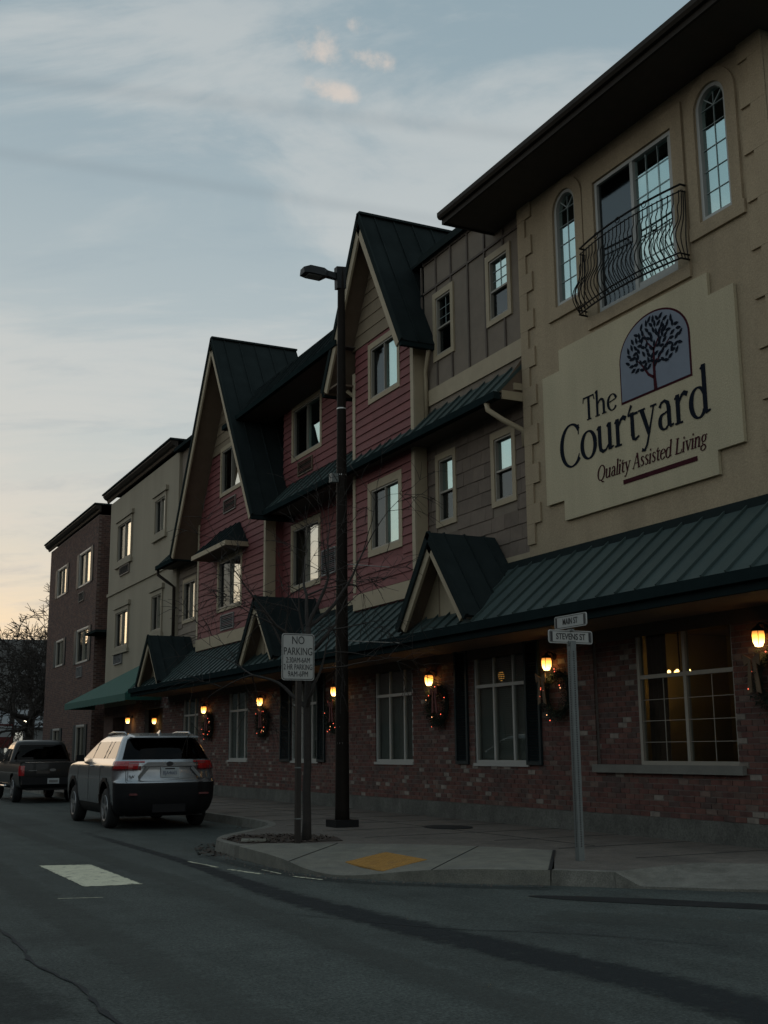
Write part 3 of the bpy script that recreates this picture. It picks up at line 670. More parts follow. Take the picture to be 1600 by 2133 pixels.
# ================================================================== BRICK GROUND STOREY
gs = thing('brick_storefront', (D, 25, KH), 'long red brick ground storey with white windows under the green metal canopy', 'building')
Y0, Y1, ZB, ZT = 10.15, 41.0, .42, 3.30
W_big = (11.45, 13.40, 1.13, 2.93)
wins = [dict(y=(16.23, 17.9), m=(16.68, 17.29), sh=(15.80, 16.235, 18.085, 18.53), lit=.3), dict(y=(20.22, 21.86), m=(20.62, 21.25), sh=None, lit=0), dict(y=(24.84, 26.46), m=(25.25, 25.85), sh=(24.40, 24.835, 26.465, 27.12), lit=0), dict(y=(29.53, 31.05), m=(29.81, 30.42), sh=None, lit=0), dict(y=(33.8, 35.33), m=(34.2, 34.85), sh=None, lit=0)]
ZW0, ZW1, ZTR = 1.11, 3.03, 2.41
door_op = (37.6, 39.8, .15, 2.75)
ops = [(11.45, 14.40, 1.11, 3.02)] + [(q['y'][0], q['y'][1], ZW0, ZW1) for q in wins] + [door_op]
wall_quads(MB(), D, Y0, Y1, ZB, ZT, ops, .14).build('wall', 'mortar', gs)
mb = MB(); wall_quads(mb, D - .05, Y0 - .05, Y1, -.05, ZB, [(door_op[0], door_op[1], .14, ZB + .1)], .2); mb.poly([(D - .05, Y0 - .05, ZB), (D + .02, Y0 - .05, ZB), (D + .02, Y1, ZB), (D - .05, Y1, ZB)]); mb.poly([(D - .05, Y0 - .05, -.05), (D + 9, Y0 - .05, -.05), (D + 9, Y0 - .05, ZB), (D - .05, Y0 - .05, ZB)])
mb.build('foundation', 'foundation', gs)
# bricks: every one real, the 300 that show largest are parts of their own
bl, bh, bg_ = .195, .062, .012
rnd = random.Random(5); allb = []
course = 0; z = ZB + .006
while z + bh < ZT:
    y = Y0 - (bl / 2 if course % 2 else 0)
    while y < Y1:
        a, b = max(y, Y0), min(y + bl, Y1)
        segs = [(a, b)]
        for o_ in ops:
            if o_[2] < z + bh - .004 and o_[3] > z + .004:
                ns = []
                for (p, q) in segs:
                    if q <= o_[0] or p >= o_[1]: ns.append((p, q)); continue
                    if p < o_[0]: ns.append((p, o_[0]))
                    if q > o_[1]: ns.append((o_[1], q))
                segs = ns
        for (p, q) in segs:
            if q - p > .03: allb.append((p, q, z))
        y += bl + bg_
    z += bh + bg_; course += 1
full = [b for b in allb if abs(b[1] - b[0] - bl) < 1e-6 and b[2] < 1.02]
full.sort(key=lambda b: b[0]); near = set(full[:300])
tmpl = [MB().box(-e, .012, 0, bl, 0, bh).mesh('brick', 'brick') for e in (.004, .007, .010)]
jmb = MB()
for b in allb:
    if b in near: inst('brick', rnd.choice(tmpl), gs, (D, b[0], b[2]))
    else:
        e = rnd.choice((.004, .007, .010)); jmb.box(D - e, D + .012, b[0], b[1], b[2], b[2] + bh)
o = jmb.build('brickwork', 'brick', gs); o['kind'] = 'stuff'
# side-street return wall of the corner, and dark inside
mb = MB(); mb.poly([(D, Y0, ZB), (D + 9, Y0, ZB), (D + 9, Y0, ZT), (D, Y0, ZT)]); mb.build('side_wall', 'mortar', gs)
jm2 = MB(); z = ZB + .006; c = 0
while z + bh < ZT:
    x = D + .004 + (bl / 2 if c % 2 else 0)
    while x < D + 6: jm2.box(x, x + bl, Y0 - .007, Y0 + .01, z, z + bh); x += bl + bg_
    z += bh + bg_; c += 1
o = jm2.build('brickwork', 'brick', gs); o['kind'] = 'stuff'
MB().box(D + 2.9, D + 8.9, 14.7, Y1, .1, 3.4).build('core', 'interior', gs)
# recessed brick infill panel beside the big window
mb = MB().box(D + .06, D + .14, 13.42, 14.40, 1.11, 3.02); mb.build('infill_wall', 'mortar', gs)
mb = MB(); z = 1.118; c = 0
while z + bh < 3.02:
    y = 13.425 - (bl / 2 if c % 2 else 0)
    while y < 14.40:
        a, b = max(y, 13.425), min(y + bl, 14.395)
        if b - a > .03: mb.box(D + .054 - rnd.choice((0, .004)), D + .062, a, b, z, z + bh)
        y += bl + bg_
    z += bh + bg_; c += 1
o = mb.build('brickwork', 'brick', gs); o['kind'] = 'stuff'
# big window with room behind
bw = frame_ring(MB(), D + .03, D + .11, 11.45, 13.42, 1.11, 3.02, .055).build('window', 'vinyl_dim', gs); bw['label'] = 'wide window with a lit room and chandelier behind'
mb = MB(); mb.box(D + .035, D + .105, 12.40, 12.455, 1.165, 2.965); mb.box(D + .036, D + .104, 11.505, 12.40, 2.29, 2.345); mb.box(D + .036, D + .104, 12.455, 13.365, 2.29, 2.345); mb.build('sash', 'vinyl_dim', bw)
mb = MB()
for zz in (2.0, 1.71, 1.42): mb.box(D + .058, D + .066, 11.505, 12.40, zz - .0038, zz + .0038); mb.box(D + .058, D + .066, 12.455, 13.365, zz - .0038, zz + .0038)
for yy in (11.93, 12.9): mb.box(D + .057, D + .067, yy - .0038, yy + .0038, 1.165, 2.29)
mb.build('muntin', 'vinyl_dim', bw)
for (a, b, c_, d_) in ((11.50, 12.405, 1.16, 2.295), (12.45, 13.37, 1.16, 2.295), (11.50, 12.405, 2.34, 2.97), (12.45, 13.37, 2.34, 2.97)): MB().box(D + .07, D + .08, a, b, c_, d_).build('pane', 'pane_clear', bw)
sl_ = MB().box(D - .075, D + .03, 11.33, 14.44, 1.0, 1.113).build('window_sill', 'stone_sill', gs)
# room: floor, ceiling, walls, an arched niche, a picture, a chandelier
room = MB(); x0, x1, ya, yb = D + .16, D + 2.8, 10.3, 14.6
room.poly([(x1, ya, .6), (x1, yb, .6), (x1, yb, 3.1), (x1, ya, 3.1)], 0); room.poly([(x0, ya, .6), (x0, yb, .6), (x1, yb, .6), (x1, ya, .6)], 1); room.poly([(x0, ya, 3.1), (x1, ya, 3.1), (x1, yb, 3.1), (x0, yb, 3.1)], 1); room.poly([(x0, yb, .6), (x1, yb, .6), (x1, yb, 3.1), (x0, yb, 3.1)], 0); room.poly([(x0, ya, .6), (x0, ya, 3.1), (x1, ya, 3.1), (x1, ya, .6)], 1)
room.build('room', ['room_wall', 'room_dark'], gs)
mb = MB(); P = [(x1 - .03, 13.6 + .55 * math.cos(t * math.pi / 10), 2.0 + .5 * math.sin(t * math.pi / 10)) for t in range(11)] + [(x1 - .03, 13.05, .7), (x1 - .03, 14.15, .7)]; mb.prism(P, (.02, 0, 0)); mb.build('niche', 'room_dark', gs)
ch = MB(); cx_, cy_ = D + 1.3, 14.0
for k in range(5):
    a = 2 * math.pi * k / 5; ch.lathe([(.0, 0), (.02, .015), (.028, .045), (.016, .07), (0, .075)], (cx_ + .16 * math.cos(a), cy_ + .16 * math.sin(a), 2.42), 8)
for (ya_, yb_) in ((13.0, 13.42), (11.42, 11.62)):
    cm = MB()
    for k in range(8): t0, t1 = ya_ + (yb_ - ya_) * k / 8, ya_ + (yb_ - ya_) * (k + 1) / 8; cm.poly([(D + .22 + .04 * (k % 2), t0, .9), (D + .22 + .04 * ((k + 1) % 2), t1, .9), (D + .22 + .04 * ((k + 1) % 2), t1, 3.05), (D + .22 + .04 * (k % 2), t0, 3.05)])
    cm.build('curtain', 'room_dark', gs)
MB().box(D + 1.7, D + 2.5, 12.2, 13.3, .62, 1.55).build('sideboard', 'room_dark', gs)
frame_ring(MB(), x1 - .06, x1 - .02, 11.0, 12.1, 1.7, 2.5, .06).build('picture_frame', 'room_dark', gs)
chl = ch.build('chandelier', 'chandelier', gs)
mb = MB(); mb.tube([(cx_, cy_, 3.1), (cx_, cy_, 2.5)], .012, 6)
for k in range(5): a = 2 * math.pi * k / 5; mb.tube([(cx_, cy_, 2.5), (cx_ + .1 * math.cos(a), cy_ + .1 * math.sin(a), 2.40), (cx_ + .16 * math.cos(a), cy_ + .16 * math.sin(a), 2.42)], .009, 5)
mb.build('chandelier_arm', 'iron', chl)
pl = bpy.data.lights.new('chandelier_light', 'POINT'); pl.energy = 1.3; pl.color = (1, .66, .25); pl.shadow_soft_size = .12; po = bpy.data.objects.new('chandelier_light', pl); COL.objects.link(po); po.parent = chl; po.location = Vector((cx_, cy_, 2.3)) - OFF['brick_storefront']
# tall windows
for k, q in enumerate(wins):
    a, b = q['y']; f = .05
    wn = frame_ring(MB(), D + .015, D + .09, a, b, ZW0, ZW1, f).build('window', 'white_vinyl', gs)
    mb = MB(); mb.box(D + .02, D + .085, a + f, b - f, ZTR - .028, ZTR + .028)
    for m_ in q['m']: mb.box(D + .022, D + .083, m_ - .026, m_ + .026, ZW0 + f, ZTR - .028); mb.box(D + .024, D + .081, m_ - .018, m_ + .018, ZTR + .028, ZW1 - f)
    mb.build('sash', 'white_vinyl', wn)
    ys = [a + f, *q['m'], b - f]
    for i in range(3):
        for (c_, d_) in ((ZW0 + f, ZTR - .028), (ZTR + .028, ZW1 - f)): MB().box(D + .05, D + .06, ys[i] + .01, ys[i + 1] - .01, c_ - .01, d_ + .01).build('pane', 'pane_clear', wn)
    MB().box(D - .03, D + .015, a - .03, b + .03, ZW0 - .05, ZW0).build('sill', 'white_vinyl', wn)
    mb = MB(); zz = ZW0 + .05
    while zz < ZTR + .5:
        mb.hexa([(D + .10, a + .03, zz), (D + .116, a + .03, zz + .030), (D + .116, b - .03, zz + .030), (D + .10, b - .03, zz), (D + .10, a + .03, zz + .003), (D + .116, a + .03, zz + .033), (D + .116, b - .03, zz + .033), (D + .10, b - .03, zz + .003)]); zz += .034
    mb.build('slat_blind', 'blind', wn)
    MB().box(D + .5, D + .52, a - .3, b + .3, .6, 3.2).build('backdrop_wall', 'interior', wn)
    if q['sh']:
        s0, s1, s2, s3 = q['sh']
        for (p, r_) in ((s0, s1), (s2, s3)):
            sh = frame_ring(MB(), D - .05, D - .012, p, r_, ZW0 - .02, ZW1 + .07, .055).build('shutter', 'shutter', wn)
            mb = MB(); zz = ZW0 + .04
            while zz < ZW1: mb.hexa([(D - .045, p + .05, zz), (D - .02, p + .05, zz + .03), (D - .02, r_ - .05, zz + .03), (D - .045, r_ - .05, zz), (D - .04, p + .05, zz + .006), (D - .015, p + .05, zz + .036), (D - .015, r_ - .05, zz + .036), (D - .04, r_ - .05, zz + .006)]); zz += .042
            mb.build('louvre', 'shutter', wn)
    if q['lit']:
        lm = MB().lathe([(0, 0), (.05, .03), (.06, .1), (.035, .16), (0, .17)], (D + .35, 17.55, 2.50), 8).build('lamp', 'room_glow', wn)
# entrance: recess, door with glazed panel
MB().box(D + .9, D + 1.0, 37.5, 39.9, .15, 2.9).build('entrance_back', 'interior', gs)
dr = frame_ring(MB(), D + .55, D + .62, 37.9, 38.9, .16, 2.3, .11, .3).build('door', 'soffit_dark', gs); MB().box(D + .58, D + .59, 38.0, 38.8, .44, 2.2).build('pane', 'pane_clear', dr); MB().tube([(D + .53, 38.82, 1.0), (D + .53, 38.82, 1.3)], .012, 6).build('handle', 'chrome', dr)
MB().box(D + .62, D + .66, 38.05, 38.7, 1.3, 2.1).build('door_glow', 'room_dark', gs)

# ================================================================== GREEN METAL CANOPY over the ground storey
XE, ZE, ZWL = 9.40, 3.30, 4.33
cn = thing('metal_canopy', (10.0, 24, 3.0), 'green standing seam metal canopy roof along the brick storefront', 'roof')
yL = 37.0
MB().hexa([(XE + .01, Y0 - 1.2, ZE - .025), (D + .3, Y0, ZWL + .02), (D + .3, yL, ZWL + .02), (XE + .01, yL, ZE - .025), (XE + .012, Y0 - 1.2, ZE - .024), (D + .3, Y0, ZWL + .021), (D + .3, yL, ZWL + .021), (XE + .012, yL, ZE - .024)]).build('deck', 'roof_dark', cn)
y = Y0; pw = .41
while y < yL - .05:
    q = min(y + pw, yL); metal_panel(cn, (XE, y, ZE), (XE, q, ZE), (D, q, ZWL), (D, y, ZWL)); y += pw
# hipped corner panels turning into the side street
for k in range(3):
    a0, a1 = Y0 - 1.21 + k * .403, Y0 - 1.21 + (k + 1) * .403; t0, t1 = k / 3, (k + 1) / 3
    metal_panel(cn, (XE, a0, ZE), (XE, a1, ZE), (XE + 1.21 * t1, a1, ZE + 1.03 * t1), (XE + 1.21 * t0 + .001, a0, ZE + 1.03 * t0))
x = XE
while x < D + 5:
    t0, t1 = min(1, (x - XE) / 1.21), min(1, (x + pw - XE) / 1.21); metal_panel(cn, (x + pw, Y0 - 1.21, ZE), (x, Y0 - 1.21, ZE), (x, Y0 - 1.21 + 1.21 * t0, ZE + 1.03 * t0), (x + pw, Y0 - 1.21 + 1.21 * t1, ZE + 1.03 * t1)); x += pw
MB().box(D - .035, D - .004, Y0, yL, ZWL - .03, ZWL + .09).build('flashing', 'cap_metal', cn)
MB().box(XE - .10, XE + .005, Y0 - 1.31, yL, ZE - .15, ZE - .012).build('gutter', 'gutter_green', cn)
MB().box(XE - .02, XE + .03, Y0 - 1.2, yL, ZE - .26, ZE - .15).build('fascia', 'gutter_green', cn)
MB().box(XE - .10, D + 5, Y0 - 1.32, Y0 - 1.215, ZE - .15, ZE - .012).build('gutter', 'gutter_green', cn)
MB().box(XE + .03, D + .1, Y0 - 1.2, yL, ZE - .24, ZE - .21).build('soffit', 'soffit_wood', cn)
MB().box(D - .02, D - .012, Y0, yL, ZE - .42, ZE - .24).build('frieze_board', 'soffit_dark', cn)
def under(lo, n, t):      # the slope's corners moved t below its face, mitred at the ridge
    dz = Vector((0, 0, t / n.z)); return [lo[0] - dz, lo[1] - n * t, lo[2] - n * t, lo[3] - dz]
def gablet(yc, hw, za, zf, xf, xb, xw, inner_x):
    """small dormer gable: two roof slopes, rake boards, recessed triangular wall"""
    for sgn in (-1, 1):
        th = .05; n = Vector((0, sgn * (za - zf), hw)).normalized()
        a, b = Vector((xf, yc, za)), Vector((xf, yc + sgn * hw, zf))
        bk = Vector((xb - xf, 0, 0)); lo = [a, b, b + bk, a + bk]
        mb = MB(); mb.hexa([*under(lo, n, th), *lo]); sl = mb.build('gable_slope', 'roof_dark', cn)
        d = (b - a).normalized(); x = .28
        while xf + x < xb: MB().bar(a + Vector((x, 0, 0)) + n * .014, b + Vector((x, 0, 0)) + n * .014, .02, .03, n).build('seam', 'roof_dark', sl); x += .40
        MB().bar(a - n * .035 + Vector((-.02, 0, 0)) , b - n * .035 + Vector((-.02, 0, 0)), .05, .13, n).build('rake_metal', 'cap_metal', sl)
        MB().bar(a - n * .17 + Vector((.02, 0, 0)) + d * .1, b - n * .17 + Vector((.02, 0, 0)) - d * .10, .05, .14, n).build('rake_board', 'trim', sl)
        mb = MB(); mb.hexa(under(lo, n, th + .03) + under(lo, n, th + .004)); mb.build('soffit', 'soffit_wood', sl)
    k = (za - zf) / hw; dz = .14
    zb = ZE + (ZWL - ZE) * (xw - XE) / (D - XE) - .05; hwb = (za - dz - zb) / k
    MB().prism([(xw, yc - hwb, zb), (xw, yc + hwb, zb), (xw, yc, za - dz)], (.04, 0, 0)).build('gable_wall', 'trim', cn)
    for t in (-.33, .33): MB().box(xw - .012, xw, yc + t - .015, yc + t + .015, zb, za - dz - abs(t) * k - .02).build('batten', 'tan_board', cn)
gablet(17.15, 1.22, 4.95, 3.42, 9.36, D + .05, 9.72, 0)
gablet(25.63, 1.22, 4.88, 3.40, 9.36, D + .25, 9.72, 0)
gablet(34.95, 1.28, 4.80, 3.36, 9.36, D + .05, 9.72, 0)

# ================================================================== TAN CORNER BUILDING
TY0, TY1 = 10.15, 16.0
tb = thing('corner_building', (D, 13.1, KH), 'tan stucco corner building with arched windows, small iron balcony and deep eaves', 'building')
aL, aR = (14.63, .30), (11.16, .30)
dop = (11.98, 13.82, 7.92, 10.06)
ops = [(c - h_, c + h_, 8.40, 10.33) for c, h_ in (aL, aR)] + [dop]
mb = wall_quads(MB(), D, TY0, TY1, 3.2, 10.62, ops, .14); mb.poly([(D, TY0, 3.2), (D + 8, TY0, 3.2), (D + 8, TY0, 10.62), (D, TY0, 10.62)]); mb.poly([(D, TY1, 3.2), (D, TY1, 10.62), (D + 8, TY1, 10.62), (D + 8, TY1, 3.2)]); mb.build('wall', 'stucco', tb)
MB().box(D + .55, D + 8, TY0 + .1, TY1 - .1, 3.5, 10.3).build('core', 'interior', tb)
def arch_pts(c, hw, zs, ry, n=14): return [(c + hw * math.cos(math.pi * i / n), zs + ry * math.sin(math.pi * i / n)) for i in range(n + 1)]
for (c, h_) in (aL, aR):
    zs, ry = 10.03, .30; A = arch_pts(c, h_, zs, ry)
    sp = MB()
    for i in range(len(A) - 1): sp.hexa([(D, A[i][0], A[i][1]), (D + .14, A[i][0], A[i][1]), (D + .14, A[i + 1][0], A[i + 1][1]), (D, A[i + 1][0], A[i + 1][1]), (D, A[i][0], 10.335), (D + .14, A[i][0], 10.335), (D + .14, A[i + 1][0], 10.335), (D, A[i + 1][0], 10.335)])
    sp.build('arch_head', 'stucco', tb)
    fr = MB(); B = arch_pts(c, h_ - .055, zs, ry - .055)
    for i in range(len(A) - 1): fr.hexa([(D + .0, *B[i]), (D + .09, *B[i]), (D + .09, *B[i + 1]), (D + .0, *B[i + 1]), (D + .0, *A[i]), (D + .09, *A[i]), (D + .09, *A[i + 1]), (D + .0, *A[i + 1])])
    fr.box(D, D + .09, c - h_, c - h_ + .055, 8.40, zs); fr.box(D, D + .09, c + h_ - .055, c + h_, 8.40, zs); fr.box(D, D + .09, c - h_ + .055, c + h_ - .055, 8.40, 8.455)
    aw = fr.build('arched_window', 'white_vinyl', tb)
    MB().prism([(D + .06, c - h_ + .05, 8.45), (D + .06, c + h_ - .05, 8.45)] + [(D + .06, *p) for p in B], (.012, 0, 0)).build('pane', 'pane_bright', aw)
    g = MB(); g.box(D + .048, D + .056, c - .0038, c + .0038, 8.455, zs + .2)
    for zz in (8.80, 9.12, 9.44, 9.76, zs): g.box(D + .047, D + .055, c - h_ + .055, c + h_ - .055, zz - .0038, zz + .0038)
    for t in (.75, 2.39): g.bar((D + .051, c, zs), (D + .051, c + .26 * math.cos(t), zs + .26 * math.sin(t)), .014, .008, (1, 0, 0))
    g.build('muntin', 'muntin', aw)
    MB().box(D + .16, D + .165, c - .24, c + .24, 8.45, 9.85).build('curtain', 'blind', aw)
    # raised stucco surround
    sr = MB(); sr.box(D - .045, D + .01, c - .53, c + .53, 8.19, 8.385)
    for sg in (-1, 1): sr.box(D - .04, D + .01, *sorted((c + sg * .31, c + sg * .50)), 8.385, 10.02)
    A2, B2 = arch_pts(c, .50, zs - .01, .50), arch_pts(c, .31, zs - .01, .31)
    for i in range(len(A2) - 1):
        pass
        sr.hexa([(D - .04, *B2[i]), (D + .01, *B2[i]), (D + .01, *B2[i + 1]), (D - .04, *B2[i + 1]), (D - .04, *A2[i]), (D + .01, *A2[i]), (D + .01, *A2[i + 1]), (D - .04, *A2[i + 1])])
    sr.build('window_surround', 'stucco', aw)
# balcony door
fr = frame_ring(MB(), D - .005, D + .09, dop[0], dop[1], dop[2], dop[3], .055); sd_ = fr.build('balcony_door', 'white_vinyl', tb)
mb = MB(); mb.box(D + .0, D + .085, 12.88, 12.95, dop[2] + .055, dop[3] - .055); mb.box(D + .015, D + .08, 12.035, 12.09, dop[2] + .055, dop[3] - .055); mb.box(D + .015, D + .08, 12.09, 12.88, dop[2] + .055, dop[2] + .13); mb.build('sash', 'white_vinyl', sd_)
MB().box(D + .05, D + .06, 12.08, 12.89, 8.02, 10.01).build('pane', 'pane_bright', sd_); MB().box(D + .04, D + .05, 12.94, 13.77, 7.97, 10.01).build('pane', 'pane_screen', sd_)
g = MB()
for yy in (12.35, 12.62): g.box(D + .036, D + .044, yy - .0038, yy + .0038, 8.05, 10.0)
for zz in (8.38, 8.71, 9.04, 9.37, 9.70): g.box(D + .035, D + .043, 12.09, 12.88, zz - .0038, zz + .0038)
g.build('muntin', 'muntin', sd_)
MB().box(D + .2, D + .205, 12.1, 12.85, 7.95, 9.9).build('curtain', 'blind', sd_)
sr = MB(); sr.box(D - .045, D + .01, 11.73, 14.10, 7.715, 7.90)
for (p, q) in ((11.73, 11.965), (13.835, 14.10)): sr.box(D - .04, D + .01, p, q, 7.90, 10.36)
sr.box(D - .04, D + .01, 11.965, 13.835, 10.075, 10.36); sr.build('door_surround', 'stucco', sd_)
# quoins
qz = 4.96
k = 0
while qz < 10.5:
    for (p, q) in ((TY1 - .40, TY1), (TY0, TY0 + .43)): MB().box(D - .035, D + .01, p, q, qz, min(qz + .326, 10.58)).build('quoin', 'stucco', tb)
    for (p, q) in ((TY1 - .22, TY1), (TY0, TY0 + .25)): MB().box(D - .034, D + .01, p, q, qz - .337, min(qz - .003, 10.57)).build('quoin', 'stucco', tb)
    qz += .666
# wavy iron balcony railing, bellied outwards
def belly(z): t = (z - 7.95) / 1.1; return .16 + .16 * math.exp(-((t - .28) / .22) ** 2) - .03 * t
rl_ = MB(); yA, yB = 11.72, 14.10
def bow(y): u = (y - (yA + yB) / 2) / ((yB - yA) / 2); return .12 * (1 - u * u)
for zz, rr in ((9.06, .016), (8.96, .010), (8.02, .012), (7.95, .014)):
    P = [(D - .04, yA, zz)] + [(D - belly(zz) - bow(yA + (yB - yA) * i / 16), yA + (yB - yA) * i / 16, zz) for i in range(17)] + [(D - .04, yB, zz)]; rl_.tube(P, rr, 6)
rail = rl_.build('railing', 'iron', tb, True)
for i in range(25):
    y = yA + .03 + (yB - yA - .06) * i / 24; P = []
    for j in range(19):
        zz = 7.95 + 1.03 * j / 18; wv = .035 * math.sin(j / 18 * math.pi * 3.2) * (1 if j < 15 else 0)
        P.append((D - belly(zz) - bow(y), y + wv, zz))
    MB().tube(P, .0085, 5).build('baluster', 'iron', rail, True)
for i in range(3):
    for yy in (yA, yB):
        P = [(D - .04 - (belly(7.95 + 1.03 * j / 14) - .04) * (i + .5) / 3, yy, 7.95 + 1.03 * j / 14) for j in range(15)]; MB().tube(P, .0085, 5).build('baluster', 'iron', rail, True)
for yy in (12.35, 12.93, 13.5): 
    P = [(D - .17 - bow(yy) , yy + .05 * math.cos(t * math.pi / 6), 9.01 + .045 * math.sin(t * math.pi / 6)) for t in range(13)]; MB().tube(P, .007, 5).build('ring', 'iron', rail, True)
# deep eaves, low hipped roof, gutter
EX, EY0, EY1, EZ = 9.64, TY0 - .97, 17.0, 10.56
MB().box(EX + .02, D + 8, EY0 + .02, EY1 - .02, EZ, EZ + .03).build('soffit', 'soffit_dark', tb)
MB().box(EX, EX + .04, EY0, EY1, EZ - .03, EZ + .17).build('fascia', 'gutter_brown', tb); MB().box(EX + .04, D + 8, EY1 - .04, EY1, EZ - .03, EZ + .17).build('fascia', 'gutter_brown', tb); MB().box(EX + .04, D + 8, EY0, EY0 + .04, EZ - .03, EZ + .17).build('fascia', 'gutter_brown', tb)
mb = MB()
prof = [(0, .0), (-.055, .005), (-.085, .05), (-.085, .125), (-.07, .125), (-.07, .055), (-.05, .018), (0, .012)]
mb.prism([(EX + a, EY0 - .02, EZ + .06 + b) for a, b in prof], (0, EY1 - EY0 + .04, 0)); mb.build('gutter', 'gutter_brown', tb)
pk = EZ + 1.5; ymid = (EY0 + EY1) / 2
mb = MB(); c0 = [(EX - .03, EY0 - .03, EZ + .19), (EX - .03, EY1 + .03, EZ + .19), (D + 8, EY1 + .03, EZ + .19), (D + 8, EY0 - .03, EZ + .19)]; r0, r1 = (EX + 3.4, ymid, pk), (D + 5, ymid, pk)
mb.poly([c0[1], c0[0], r0]); mb.poly([c0[0], c0[3], r1, r0]); mb.poly([c0[2], c0[1], r0, r1]); mb.poly([c0[3], c0[2], r1]); mb.build('roof', 'roof_dark', tb)

# ------------------------------------------------------------------ wall sign
def build_sign():
    X = D - .055
    sg = thing('wall_sign', (D, 13.14, 4.85), 'large pale stepped sign board lettered The Courtyard with a tree emblem', 'sign')
    poly = [(14.89, 4.84), (14.89, 5.165), (15.37, 5.165), (15.37, 7.295), (14.89, 7.295), (14.89, 7.64), (11.40, 7.64), (11.40, 7.31), (10.92, 7.31), (10.92, 5.165), (11.41, 5.165), (11.41, 4.84)]
    MB().prism([(X, a, b) for a, b in poly], (.05, 0, 0)).build('board', 'stucco_light', sg)
    c, hw, zb, zs, ry = 12.57, .775, 6.30, 6.92, .57
    def archp(k): return [(X - .006 - k * .006, c + (hw - .03 * k) * math.cos(math.pi * i / 28), zs + (ry - .03 * k) * math.sin(math.pi * i / 28)) for i in range(29)] + [(X - .006 - k * .006, c - hw + .03 * k, zb + .03 * k), (X - .006 - k * .006, c + hw - .03 * k, zb + .03 * k)]
    MB().prism(archp(0), (.006, 0, 0)).build('emblem_border', 'sign_maroon', sg)
    em = MB().prism(archp(1), (.006, 0, 0)).build('emblem', 'sign_blue', sg)
    xt = X - .017
    def ribbon(mb, pts, ws, x):
        n = len(pts); l, r_ = [], []
        for i in range(n):
            a = Vector(pts[max(i - 1, 0)]); b = Vector(pts[min(i + 1, n - 1)]); t = (b - a).normalized(); wv = ws[i] if isinstance(ws, (list, tuple)) else ws
            l.append((pts[i][0] - t.y * wv / 2, pts[i][1] + t.x * wv / 2)); r_.append((pts[i][0] + t.y * wv / 2, pts[i][1] - t.x * wv / 2))
        for i in range(n - 1): mb.hexa([(x, *l[i]), (x, *r_[i]), (x, *r_[i + 1]), (x, *l[i + 1]), (x + .005, *l[i]), (x + .005, *r_[i]), (x + .005, *r_[i + 1]), (x + .005, *l[i + 1])])
    tr = MB(); cy = 12.55
    limbs = [([(cy, zb + .03), (cy + .01, 6.5), (cy + .01, 6.72), (cy + .0, 6.95)], [.07, .055, .05, .035]), ([(cy + .02, 6.50), (cy + .14, 6.58), (cy + .24, 6.72), (cy + .36, 6.84)], [.045, .04, .03, .015]), ([(cy, 6.66), (cy - .12, 6.78), (cy - .26, 6.90), (cy - .36, 6.98)], [.04, .03, .022, .012]), ([(cy, 6.92), (cy + .13, 7.05), (cy + .2, 7.2)], [.028, .02, .01]), ([(cy, 6.9), (cy - .12, 7.06), (cy - .2, 7.22)], [.028, .02, .01])]
    for P, W_ in limbs: ribbon(tr, P, W_, xt)
    tr.build('tree_trunk', 'sign_maroon', em)
    lf = MB(); rnd = random.Random(3)
    spots = []
    while len(spots) < 96:
        a, r_ = rnd.uniform(0, 2 * math.pi), math.sqrt(rnd.random()); y, z = cy + .60 * r_ * math.cos(a), 7.02 + .37 * r_ * math.sin(a) - .10 * abs(r_ * math.cos(a)) ** 2
        if z < 6.68 and abs(y - cy) < .22: continue
        if all((y - p) ** 2 + ((z - q) * 1.1) ** 2 > .0060 for p, q in spots): spots.append((y, z))
        elif rnd.random() < .004: spots.append((y, z))
    for i, (y, z) in enumerate(spots):
        t = math.atan2(z - 6.7, y - cy) + rnd.uniform(-.9, .9); d = Vector((math.cos(t), math.sin(t))) * .058; e = Vector((-d.y, d.x)) * .42; x = xt - .003 - .0002 * (i % 7)
        P = [(y - d.x, z - d.y), (y - d.x * .3 + e.x, z - d.y * .3 + e.y), (y + d.x * .4 + e.x * .8, z + d.y * .4 + e.y * .8), (y + d.x, z + d.y), (y + d.x * .4 - e.x * .8, z + d.y * .4 - e.y * .8), (y - d.x * .3 - e.x, z - d.y * .3 - e.y)]
        lf.prism([(x, *p) for p in P], (.004, 0, 0))
    lf.build('tree_leaves', 'sign_navy', em)
    # --- hand-drawn roman letters: strokes with thick and thin, serifs
    def el(cx, cy, rx, ry, a0, a1, n=18, tk=.19, tn=.05):
        P, W_ = [], []
        for i in range(n + 1):
            a = R_(a0 + (a1 - a0) * i / n); P.append((cx + rx * math.cos(a), cy + ry * math.sin(a))); W_.append(tn + (tk - tn) * abs(math.cos(a)) ** 1.4)
        return (P, W_)
    def st_(x, y0, y1, w_=.17): return ([(x, y0), (x, y1)], [w_, w_])
    def sf(x0, x1, y, w_=.06): return ([(x0, y), (x1, y)], [w_, w_])
    def hook(x, y): return ([(x - .16, y - .09), (x, y)], [.05, .09])
